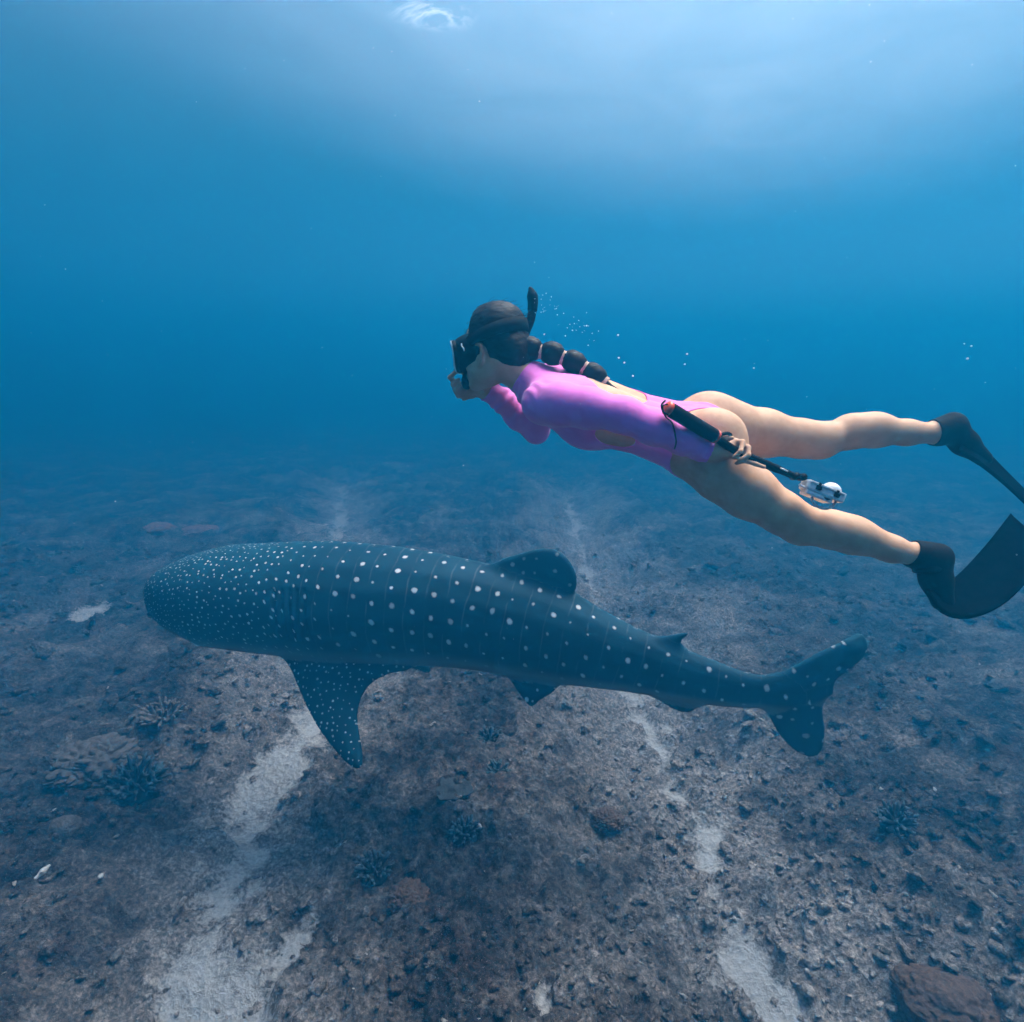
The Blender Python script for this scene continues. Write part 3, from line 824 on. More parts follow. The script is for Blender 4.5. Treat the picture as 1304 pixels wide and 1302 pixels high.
def build_diver():
    E1 = unit((0.953, -0.30, 0.0)); RHO = R(27)
    DN = math.cos(RHO) * np.array((0.30, 0.953, 0)) + math.sin(RHO) * np.array((0, 0, 1.0)); DN = unit(DN - E1 * (DN @ E1))
    LT = np.cross(E1, DN); LT = LT if LT[2] > 0 else -LT            # her left, towards the viewer
    # ---- torso loft
    TC = [(cp(668, 487, 2.0), .062, .060), (cp(684, 495, 2.0), .112, .072), (cp(703, 505, 2.0), .140, .082), (cp(742, 516, 2.0), .140, .102), (cp(780, 529, 2.0), .126, .097),
          (cp(815, 540, 2.0), .118, .090), (cp(850, 551, 2.0), .140, .096), (cp(883, 557, 2.0), .160, .106), (cp(912, 564, 2.0), .150, .090)]
    S0 = TC[0][0]
    ta = np.array([(p - S0) @ E1 for p, w, h in TC]); tw = np.array([w for p, w, h in TC]); th_ = np.array([h for p, w, h in TC])
    tb = np.array([(p - S0) @ LT for p, w, h in TC]); tc = np.array([(p - S0) @ DN for p, w, h in TC])
    def tcoord(P):
        q = P - S0; a = q @ E1
        return a, q @ LT - np.interp(a, ta, tb), q @ DN - np.interp(a, ta, tc)
    def torso(P):
        a, b, c = tcoord(P)
        w, h = np.interp(a, ta, tw), np.interp(a, ta, th_)
        # spine furrow down the back
        c2 = c + 0.012 * np.exp(-(b / 0.022) ** 2) * (c > 0) * sstep(0.05, 0.12, a) * sstep(0.56, 0.45, a)
        q = (np.abs(b / w) ** 2.3 + np.abs(c2 / h) ** 2.3) ** (1 / 2.3)
        d = (q - 1) * np.minimum(w, h)
        e = np.maximum(ta[0] - a, a - ta[-1])
        return np.where(e > 0, np.sqrt(np.clip(d, 0, None) ** 2 + e ** 2), d)
    # ---- head frame
    FW = unit((-0.90, -0.13, -0.40)); UH = np.array((0.03, 1.0, 0.10)); UH = unit(UH - FW * (UH @ FW)); LH = np.cross(UH, FW); LH = LH if LH[2] > 0 else -LH
    HC = cp(627, 437, 2.0)
    hp = lambda f, u, l: HC + FW * f + UH * u + LH * l
    HX = (FW, UH, LH)
    PC = cp(885, 556, 2.0)
    armL = [(cp(690, 514, 1.865), .058), (cp(716, 515, 1.815), .057), (cp(750, 520, 1.775), .052), (cp(795, 529, 1.745), .044), (cp(832, 544, 1.745), .044), (cp(870, 560, 1.77), .037), (cp(893, 571, 1.795), .029), (cp(908, 574, 1.795), .025)]
    armR = [(cp(703, 485, 2.12), .055), (cp(693, 517, 2.19), .048), (cp(683, 549, 2.26), .038), (cp(660, 530, 2.21), .041), (cp(640, 510, 2.15), .034), (cp(624, 499, 2.12), .027), (cp(614, 496, 2.11), .025)]
    legL = [(cp(893, 580, 1.93), .088), (cp(920, 602, 1.91), .088), (cp(952, 626, 1.90), .081), (cp(998, 655, 1.89), .062), (cp(1022, 668, 1.89), .053), (cp(1055, 675, 1.88), .052), (cp(1085, 683, 1.88), .050), (cp(1135, 699, 1.87), .037), (cp(1172, 709, 1.87), .031)]
    legR = [(cp(907, 538, 2.07), .090), (cp(928, 545, 2.08), .088), (cp(972, 552, 2.10), .079), (cp(1022, 559, 2.12), .063), (cp(1048, 560, 2.12), .055), (cp(1082, 551, 2.13), .053), (cp(1115, 549, 2.14), .052), (cp(1155, 551, 2.15), .041), (cp(1195, 552, 2.16), .035)]
    footL = [(cp(1172, 709, 1.87), .034), (cp(1188, 716, 1.87), .036), (cp(1192, 738, 1.87), .036), (cp(1200, 765, 1.865), .028)]
    footR = [(cp(1195, 552, 2.16), .037), (cp(1212, 548, 2.16), .038), (cp(1228, 564, 2.165), .036), (cp(1252, 584, 2.17), .024)]
    F = Field((-0.30, -0.40, -2.44), (1.75, 0.74, -1.66), 0.0042)
    F.add(torso, np.array([p for p, w, h in TC]).min(0) - .12, np.array([p for p, w, h in TC]).max(0) + .12, 0)
    # glutes, chest, shoulder blades
    I3 = (E1, DN, LT)
    for s in (1, -1):
        ellipsoid(F, PC + E1 * .035 + LT * .079 * s + DN * .045, I3, (.100, .084, .077), 0.018)
        ellipsoid(F, cp(752, 524, 2.0) - DN * .058 + LT * .055 * s, I3, (.066, .044, .052), 0.05)
        ellipsoid(F, cp(722, 514, 2.0) + DN * .060 + LT * .085 * s, I3, (.075, .035, .055), 0.05)
    fT = torso
    chain(F, armL[:2], 0.05); fAL = chain(F, armL, 0.006); chain(F, armR[:2], 0.05); fAR = chain(F, armR, 0.006)
    fLL = chain(F, legL, 0.055); fLR = chain(F, legR, 0.055)
    # muscles: calves, knees
    ellipsoid(F, cp(1082, 676, 1.875), (unit((.95, -.3, 0)), (.3, .95, 0), (0, 0, 1)), (.085, .034, .046), 0.05)
    ellipsoid(F, cp(1105, 545, 2.135), ((1, 0, 0), (0, 1, 0), (0, 0, 1)), (.085, .040, .046), 0.05)
    ellipsoid(F, cp(1018, 676, 1.89), ((1, 0, 0), (0, 1, 0), (0, 0, 1)), (.045, .038, .042), 0.03)
    ellipsoid(F, cp(1042, 569, 2.12), ((1, 0, 0), (0, 1, 0), (0, 0, 1)), (.045, .036, .042), 0.03)
    ffL = chain(F, footL, 0.02); ffR = chain(F, footR, 0.02)
    chain(F, [(cp(1172, 706, 1.87), .030), (cp(1196, 708, 1.87), .032)], 0.03)
    chain(F, [(cp(1196, 548, 2.16), .032), (cp(1214, 540, 2.16), .034)], 0.03)
    # neck and head
    fN = chain(F, [(cp(674, 486, 2.0), .056), (hp(-.050, -.098, 0), .046), (hp(-.025, -.06, 0), .052)], 0.03)
    fH = ellipsoid(F, HC, HX, (.092, .098, .074), 0.03)
    ellipsoid(F, hp(.040, -.055, 0), HX, (.060, .070, .060), 0.03)          # face
    ellipsoid(F, hp(.045, -.105, 0), HX, (.048, .032, .045), 0.03)          # jaw
    ellipsoid(F, hp(.084, -.122, 0), HX, (.018, .016, .022), 0.025)         # chin
    for s in (1, -1):
        ellipsoid(F, hp(.010, -.085, .050 * s), HX, (.045, .034, .016), 0.03)   # jaw angle
        ellipsoid(F, hp(.075, -.052, .038 * s), HX, (.022, .020, .020), 0.02)   # cheekbone
        ellipsoid(F, hp(.097, -.022, .030 * s), HX, (.012, .011, .016), 0.012, 'c')   # eye sockets
        ellipsoid(F, hp(.086, -.022, .030 * s), HX, (.012, .012, .012), 0.0)
        # ear: rim, lobe and bowl
        ellipsoid(F, hp(.018, -.048, .068 * s), HX, (.017, .028, .010), 0.006)
        chain(F, [(hp(.038, -.036, .068 * s), .0050), (hp(.031, -.018, .076 * s), .0056), (hp(.014, -.013, .086 * s), .0060), (hp(.001, -.026, .091 * s), .0060), (hp(.001, -.048, .088 * s), .0058), (hp(.012, -.068, .078 * s), .0062), (hp(.024, -.078, .070 * s), .0066)], 0.004, 0.004)
    chain(F, [(hp(.094, -.020, 0), .009), (hp(.118, -.062, 0), .012)], 0.012)   # nose
    for u, r in ((-.088, .007), (-.098, .008)):
        chain(F, [(hp(.093, u, -.018), r * .8), (hp(.102, u, 0), r), (hp(.093, u, .018), r * .8)], 0.008)
    # ---- hands
    def hand(wrist, palm, knuck, digits, r=.0085):
        chain(F, [(wrist, .024), (palm, .022)], 0.02)
        for kn in knuck: chain(F, [(palm, .018), (kn, .0125)], 0.012)
        for dg in digits: chain(F, [(p, r * (1 - .09 * i)) for i, p in enumerate(dg)], 0.006, 0.004)
    px = lambda *L: [cp(*q) for q in L]
    dl = [px((934, 580, 1.795), (950, 587, 1.785), (962, 591, 1.78), (973, 595, 1.778)),
          px((937, 574, 1.795), (951, 578, 1.772), (948, 587, 1.762), (938, 590, 1.768)),
          px((938, 568, 1.795), (953, 570, 1.770), (953, 580, 1.756), (942, 586, 1.760)),
          px((935, 563, 1.798), (946, 563, 1.775), (943, 575, 1.757), (935, 582, 1.762)),
          px((916, 566, 1.785), (922, 559, 1.775), (932, 558, 1.768))]
    hand(cp(908, 574, 1.795), cp(922, 573, 1.80), [d[0] for d in dl[:4]], dl)
    dr = [px((597, 490, 2.085), (582, 489, 2.065), (573, 481, 2.045), (581, 473, 2.04)),
          px((596, 495, 2.09), (582, 498, 2.07), (577, 490, 2.05), (584, 484, 2.045)),
          px((597, 500, 2.10), (584, 504, 2.08), (580, 497, 2.06), (586, 491, 2.055)),
          px((601, 503, 2.11), (591, 507, 2.10), (588, 502, 2.085), (592, 498, 2.08)),
          px((606, 488, 2.075), (598, 480, 2.06), (591, 476, 2.05))]
    hand(cp(614, 496, 2.11), cp(606, 495, 2.10), [d[0] for d in dr[:4]], dr, .0098)
    V, Q = F.mesh(); V = neighbours_smooth(V, Q, 2, 0.5)
    N = normals_of(V, Q)
    if np.mean(((V[:, 1] - V[:, 1].mean()) * N[:, 1])) < 0: Q = Q[:, ::-1]; N = -N
    root = empty('person', c2w(PC[None])[0])
    mesh_obj('body', c2w(V), Q, SKIN, root)

    # ---- swimsuit: sleeves to the wrists, open back, waist cut-outs, high leg
    a, b, c = tcoord(V)
    ell = lambda x, y: np.sqrt(x * x + y * y)
    leg = np.interp(a, [.40, .445, .475, .51, .55, .60, .64, .68], [.30, .20, .105, .062, .036, .020, .008, -.06]) - np.abs(b)
    legf = np.interp(a, [.40, .47, .51, .55, .60, .66, .70, .74], [.30, .24, .14, .10, .06, .035, .02, -.06]) - np.abs(b)
    legl = np.where(c > 0.01, leg, legf) if False else leg * sstep(-.03, .03, c) + legf * (1 - sstep(-.03, .03, c))
    neck = (V - cp(666, 480, 2.0)) @ unit((.78, -.62, 0.05))
    backo = np.where(c > 0, (ell((a - .285) / .112, (b - .010) / .095) - 1) * .09, .1)
    side = np.minimum((ell((a - .325) / .065, (c + .030) / .036) - 1) * .035, .1)
    side = np.where(np.abs(b) > .05, side, .1)
    phiT = np.minimum(np.minimum(legl, neck), np.minimum(backo, side))
    phiT = np.where(a > .74, -.05, phiT)
    dT = fT(V); dAL = fAL(V); dAR = fAR(V); dLeg = np.minimum(fLL(V), fLR(V))
    wl = (cp(905, 573, 1.795) - V) @ unit(cp(908, 574, 1.795) - cp(870, 560, 1.80))
    wr = (cp(619, 498, 2.115) - V) @ unit(cp(614, 496, 2.11) - cp(640, 510, 2.15))
    isL = sstep(-.012, .012, dT - dAL) ; isR = sstep(-.012, .012, dT - dAR)
    phi = phiT
    nearL = (dAL < .02) & (dAL < dLeg)
    nearR = (dAR < .02) & (V[:, 2] < -2.04)
    phi = np.where(nearL, phi * (1 - isL) + np.minimum(wl, .05) * isL, phi)
    phi = np.where(nearR, phi * (1 - isR) + np.minimum(wr, .05) * isR, phi)
    phi = np.where((wl < 0) & (V[:, 2] > -1.86) & (V[:, 0] > .55), -.02, phi)
    phi = np.where((wr < 0) & (V[:, 0] < .0) & (V[:, 1] < .46) & (V[:, 2] < -2.05), np.minimum(wr, -.001), phi)
    Vs, Fs, (Ns,) = clip_mesh(V, Q, phi, [N])
    # a few real folds at the shoulder, elbow and cuff
    def folds(P):
        d = np.zeros(len(P))
        for ctr, ax, n, amp, rad in ((cp(690, 505, 1.86), unit((.75, .65, 0)), 150, .0050, .045), (cp(795, 530, 1.80), unit((.9, -.4, .1)), 130, .0045, .035), (cp(884, 570, 1.78), unit((.9, -.42, 0)), 260, .0036, .028),
                                     (cp(640, 512, 2.12), unit((.75, -.65, 0)), 190, .0035, .06), (cp(660, 525, 2.17), unit((.75, -.65, .2)), 160, .0035, .05)):
            q = P - ctr; r = np.sqrt((q * q).sum(1)); w = np.exp(-(r / rad) ** 2)
            d += amp * w * np.sin(n * (q @ ax) + 2.5 * vnoise(P[:, 0] * 18, P[:, 1] * 18, P[:, 2] * 18, seed=4))
        return d
    Vs2 = Vs + Ns * (0.0038 + folds(Vs))[:, None]
    su = mesh_obj('swimsuit', c2w(Vs2), Fs, SUIT, root)
    md = su.modifiers.new('hem', 'SOLIDIFY'); md.thickness = 0.0045; md.offset = -1
    tag(su, 'pink long-sleeved swimsuit with open back')

    # ---- socks
    for nm, ank, nxt in (('sock', cp(1160, 705, 1.87), cp(1175, 711, 1.87)), ('sock', cp(1188, 552, 2.158), cp(1200, 551.5, 2.16))):
        ph = (V - ank) @ unit(nxt - ank); ph = np.where(np.linalg.norm(V - ank, axis=1) < .35, ph, -1)
        ph = np.where((V[:, 1] < -0.02) if ank[1] < 0 else (V[:, 1] > -0.02), ph, -1)
        vs, fs, (ns,) = clip_mesh(V, Q, ph, [N])
        o = mesh_obj(nm, c2w(vs + ns * .004), fs, NEO, root)
        md = o.modifiers.new('hem', 'SOLIDIFY'); md.thickness = 0.005; md.offset = -1

    # ---- fins
    def fin(pocket, edgeA, edgeB, open_at):
        fe = empty('swim_fin', (0, 0, 0)); fe.parent = root; loc = c2w(pocket[-1][0][None])[0]; fe.location = Vector(loc) - root.location
        G = Field(np.array([p for p, r in pocket]).min(0) - .1, np.array([p for p, r in pocket]).max(0) + .1, 0.0045)
        chain(G, pocket, 0.0)
        a0, d0 = open_at
        G.add(lambda P: (P - a0) @ d0, a0 - .2, a0 + .2, 0.0, 'c')
        v, f = G.mesh(); v = neighbours_smooth(v, f, 2)
        n = normals_of(v, f)
        if np.mean((v - v.mean(0)) * n) < 0: f = f[:, ::-1]
        mesh_obj('foot_pocket', c2w(v), f, RUB, fe)
        A = spline([cp(*q) for q in edgeA], 28); B = spline([cp(*q) for q in edgeB], 28)
        m = 12; vv = []; ff = []
        w = np.linspace(0, 1, m)
        mid = A[:, None] * (1 - w)[None, :, None] + B[:, None] * w[None, :, None]
        du = np.gradient(mid, axis=0); dv = np.gradient(mid, axis=1); nn = np.cross(du, dv); nn /= np.linalg.norm(nn, axis=2, keepdims=True)
        tk = np.linspace(.0045, .0016, 28)[:, None] * np.ones(m)[None]
        tk[:, 0] += .003; tk[:, -1] += .003                              # side rails
        top = mid + nn * tk[..., None]; bot = mid - nn * tk[..., None]
        V3 = np.concatenate([top.reshape(-1, 3), bot.reshape(-1, 3)]); o = 28 * m
        id_ = lambda i, j: i * m + j
        for i in range(27):
            for j in range(m - 1):
                q = (id_(i, j), id_(i, j + 1), id_(i + 1, j + 1), id_(i + 1, j))
                ff.append(q); ff.append(tuple(o + k for k in q[::-1]))
            for j in (0, m - 1):
                q = (id_(i, j), id_(i + 1, j), o + id_(i + 1, j), o + id_(i, j)); ff.append(q if j == 0 else q[::-1])
        for i in (0, 27):
            for j in range(m - 1):
                q = (id_(i, j), id_(i, j + 1), o + id_(i, j + 1), o + id_(i, j)); ff.append(q[::-1] if i == 0 else q)
        mesh_obj('blade', c2w(V3), ff, BLADE, fe)
        return fe
    f1 = fin([(cp(1183, 722, 1.87), .046), (cp(1190, 742, 1.868), .045), (cp(1200, 766, 1.865), .036), (cp(1216, 772, 1.87), .018)],
        [(1200, 752, 1.90), (1211, 742, 1.94), (1232, 722, 1.98), (1260, 690, 2.02), (1287, 655, 2.06)],
        [(1180, 752, 1.82), (1202, 780, 1.80), (1236, 786, 1.80), (1276, 770, 1.83), (1310, 738, 1.87), (1338, 700, 1.92)],
        (cp(1180, 727, 1.87), unit((-.25, .95, 0))))
    f2 = fin([(cp(1215, 552, 2.16), .044), (cp(1230, 566, 2.165), .042), (cp(1254, 586, 2.17), .030), (cp(1280, 611, 2.175), .012)],
        [(1224, 558, 2.24), (1249, 571, 2.26), (1278, 599, 2.27), (1307, 628, 2.28), (1340, 662, 2.29)],
        [(1222, 574, 2.07), (1247, 590, 2.06), (1275, 612, 2.06), (1303, 638, 2.06), (1336, 672, 2.07)],
        (cp(1216, 555, 2.16), unit((-.80, .55, 0))))
    tag(f1, 'lower fin with its wide blade bent upwards'); tag(f2, 'upper fin seen edge-on')

    # ---- hair
    G = Field(HC - .24, HC + np.array((.30, .24, .24)), 0.0042)
    hc2 = hp(-.010, .008, 0)
    ellipsoid(G, hc2, HX, (.108, .112, .090), 0)
    ellipsoid(G, hp(-.030, .055, 0), HX, (.085, .066, .076), .03)            # full crown above the strap
    ellipsoid(G, hp(-.070, -.045, 0), HX, (.058, .074, .064), .03)
    chain(G, [(hp(-.07, -.045, .01), .050), (cp(662, 443, 1.975), .026)], .03)
    def faceside(P):                                                           # carve away face, ears and neck
        q = P - HC; f, u, l = q @ FW, q @ UH, q @ LH
        edge = np.where(u > 0, .060 - .25 * u, np.where(u > -.035, .060 + 1.05 * u, .018 + .9 * (u + .035)))
        return -np.minimum(f - edge, .05) 
    lo = HC - .24; hi = HC + .24
    G.add(lambda P: -faceside(P) * -1.0, lo, hi, .012, 'c')
    G.add(lambda P: -(((P - HC) @ UH) + .100 - .30 * ((P - HC) @ FW))*-1, lo, hi, .015, 'c')
    for sd in (1, -1): ellipsoid(G, hp(.018, -.046, .085 * sd), HX, (.030, .042, .034), .012, 'c')
    v, f = G.mesh(); v = neighbours_smooth(v, f, 2); n = normals_of(v, f)
    if np.mean(((v - v.mean(0)) * n).sum(1)) < 0: f = f[:, ::-1]; n = -n
    v = v + n * (0.0012 * vnoise(v[:, 0] * 60, v[:, 1] * 160, v[:, 2] * 160, seed=2))[:, None]
    hair = mesh_obj('hair', c2w(v), f, HAIR, root)
    tag(hair, 'dark hair gathered into a banded braid')
    ties = [(661, 444, 1.972), (689, 448, 1.965), (717, 456, 1.957), (744, 469, 1.950), (769, 488, 1.945)]
    TP = [cp(*q) for q in ties]
    for i, (p, q) in enumerate(zip(TP[:-1], TP[1:])):
        pts = spline([p, (p + q) / 2 + np.array((0, .004, 0)), q], 18); tt = np.linspace(0, 1, 18)
        r = .017 + (.0395 - .002 * i - .017) * np.sin(math.pi * tt) ** .55
        v, f = tube(pts, r, 20)
        k = np.linspace(0, 1, len(v)); v = v + .0022 * np.stack([vnoise(v[:, 0] * 40, v[:, 1] * 170, v[:, 2] * 170, seed=s) for s in (1, 2, 3)], 1)
        mesh_obj('braid_section', c2w(v), f, HAIR, hair)
    pts = spline([TP[-1], cp(778, 494, 1.945), cp(790, 500, 1.945), cp(800, 505, 1.95)], 12)
    v, f = tube(pts, np.linspace(.014, .003, 12), 12); mesh_obj('braid_end', c2w(v), f, HAIR, hair)
    for i, p in enumerate(TP):
        d = unit((TP[min(i + 1, 4)] - TP[max(i - 1, 0)])); u = unit(np.cross(d, (0, 0, 1))); w = np.cross(d, u)
        th = np.linspace(0, 2 * math.pi, 28, endpoint=False); vs, fs = [], []
        for ring, off in enumerate((-.0035, .0035)):
            for k, A in enumerate(th):
                for B in np.linspace(0, 2 * math.pi, 6, endpoint=False):
                    rr = .0205 + .0036 * math.cos(B)
                    vs.append(p + d * (off + .0036 * math.sin(B)) + rr * (math.cos(A) * u + math.sin(A) * w))
            o = ring * 28 * 6
            fs += [(o + k * 6 + m, o + k * 6 + (m + 1) % 6, o + ((k + 1) % 28) * 6 + (m + 1) % 6, o + ((k + 1) % 28) * 6 + m) for k in range(28) for m in range(6)]
        mesh_obj('hair_tie', c2w(np.array(vs)), fs, BAND, hair)
    # loose strands lifting from the crown and nape
    rnd = random.Random(4); vs, fs = [], []
    for i in range(90):
        A = rnd.uniform(0.2, 2.9); l = rnd.uniform(-.8, .8)
        st = hp(-.015 + .112 * math.cos(A) * math.cos(l), .012 + .116 * math.sin(A) * math.cos(l), .090 * math.sin(l))
        dr_ = unit(st - HC) * .006 + np.array((rnd.uniform(.004, .022), rnd.uniform(-.006, .010), rnd.uniform(-.008, .008)))
        pts = spline([st - unit(st - HC) * .006, st + dr_ * .6, st + dr_ * 1.3 + np.array((.008, 0, 0))], 6)
        v, f = tube(pts, np.linspace(.0007, .0003, 6), 4, False); o = len(vs); vs += list(v); fs += [tuple(o + q for q in g) for g in f]
    tag(mesh_obj('loose_strands', c2w(np.array(vs)), fs, HAIR, hair), kind='stuff')

    # ---- mask: skirt, frame with pale rim, lens, strap, snorkel
    mk = empty('diving_mask', (0, 0, 0)); mk.parent = root; mk.location = Vector(c2w(hp(.1, -.02, 0)[None])[0]) - root.location
    ang = np.linspace(0, 2 * math.pi, 48, endpoint=False)
    def ring(f, cu, rw, rh, n=2.8, curve=0.0):
        out = []
        for A in ang:
            x = math.copysign(abs(math.cos(A)) ** (2 / n), math.cos(A)) * rw; y = math.copysign(abs(math.sin(A)) ** (2 / n), math.sin(A)) * rh
            out.append(hp(f - curve * (x / rw) ** 2, cu + y, x))
        return out
    def loft(name, rings, mat, parent, closed=True):
        v = np.array([p for r in rings for p in r]); m = 48
        f = [(i * m + j, i * m + (j + 1) % m, (i + 1) * m + (j + 1) % m, (i + 1) * m + j) for i in range(len(rings) - 1) for j in range(m)]
        if closed: f.append(tuple(range(m))[::-1]); f.append(tuple((len(rings) - 1) * m + j for j in range(m)))
        return mesh_obj(name, c2w(v), f, mat, parent)
    cu = -.018
    loft('skirt', [ring(.050, cu, .084, .060, 2.2, .040), ring(.068, cu, .088, .064, 2.2, .04), ring(.090, cu, .088, .063, 2.2, .034), ring(.113, cu, .082, .058, 2.2, .030), ring(.127, cu, .072, .049, 2.2, .027)], NEO, mk)
    fr = loft('frame', [ring(.120, cu, .076, .052, 2.3, .027), ring(.127, cu, .0785, .0545, 2.3, .027), ring(.135, cu, .077, .053, 2.3, .027), ring(.137, cu, .068, .045, 2.3, .024), ring(.130, cu, .067, .044, 2.3, .024)], RUB, mk, False)
    # pale rim: a band round the front edge of the frame
    R1, R2, R3 = ring(.1325, cu, .0800, .0560, 2.3, .027), ring(.1380, cu, .0790, .0550, 2.3, .027), ring(.1385, cu, .0725, .0490, 2.3, .025)
    loft('rim', [R1, R2, R3], WHITE, mk, False)
    gt = NT('mask_glass'); gg = gt.n('ShaderNodeBsdfPrincipled', Roughness=0.03); gg.inputs['Base Color'].default_value = (.05, .09, .11, 1); gg.inputs['Transmission Weight'].default_value = .7; gg.inputs['IOR'].default_value = 1.1
    gt.l(gg.outputs[0], gt.out.inputs['Surface'])
    loft('lens', [ring(.130, cu, .0675, .0445, 2.3, .024), ring(.133, cu, .0675, .0445, 2.3, .024)], gt.m, mk)
    # small pale emblem on the side of the skirt
    e = [hp(.070, cu + .018, .0855), hp(.069, cu + .009, .0875), hp(.064, cu + .002, .0892), hp(.063, cu - .008, .0885)]
    v, f = tube(spline(e, 14), .0022, 6); mesh_obj('emblem', c2w(v), f, WHITE, mk)
    # strap round the back of the head
    vs, fs = [], []; n = 60
    for i, A in enumerate(np.linspace(-2.62, 2.62, n)):
        ca, sa = math.cos(A), math.sin(A); back = (1 + ca) / 2
        rf = .112; rl = .0945
        ctr = hp(-.012 - rf * ca, -.010 + .040 * back, rl * sa); out = unit(-FW * ca / rf + LH * sa / rl)
        hw = .016 + .006 * back
        for (o_, u_) in ((-.004, -hw), (.0030, -hw), (.0040, 0), (.0030, hw), (-.004, hw)):
            vs.append(ctr + out * o_ + UH * u_)
    fs = [(i * 5 + j, i * 5 + (j + 1) % 5, (i + 1) * 5 + (j + 1) % 5, (i + 1) * 5 + j) for i in range(n - 1) for j in range(5)] + [tuple(range(5)), tuple((n - 1) * 5 + j for j in range(5))[::-1]]
    mesh_obj('strap', c2w(np.array(vs)), fs, NEO, mk)

    sn = empty('snorkel', (0, 0, 0)); sn.parent = root; sn.location = Vector(c2w(hp(-.05, 0, -.1)[None])[0]) - root.location
    path = [hp(.112, -.098, -.005), hp(.130, -.112, -.03), hp(.115, -.118, -.070), hp(.065, -.095, -.108), hp(-.02, -.045, -.116), hp(-.085, .0, -.090), cp(667, 430, 2.06), cp(675, 410, 2.05), cp(678.5, 391, 2.045), cp(677.5, 375, 2.04)]
    v, f = tube(spline(path, 60), .0142, 16); mesh_obj('tube', c2w(v), f, RUB, sn)
    v, f = tube(spline([cp(678, 396, 2.047), cp(678.5, 384, 2.043), cp(677, 373, 2.04), cp(674.5, 366, 2.04)], 16), np.concatenate([np.linspace(.0165, .0185, 8), np.linspace(.0185, .004, 8)]), 16); mesh_obj('top_cap', c2w(v), f, NEO, sn)
    v, f = tube(spline([hp(.092, -.095, .012), hp(.105, -.099, .006), hp(.118, -.104, -.006), hp(.131, -.112, -.03)], 14), np.array([.020, .023, .024, .024, .023, .022, .021, .020, .019, .018, .017, .016, .015, .0135]), 16); mesh_obj('mouthpiece', c2w(v), f, NEO, sn)
    tag(root, 'swimmer in pink swimsuit with black mask, snorkel and fins, swimming left', 'person')
    return root
DIVER = build_diver()

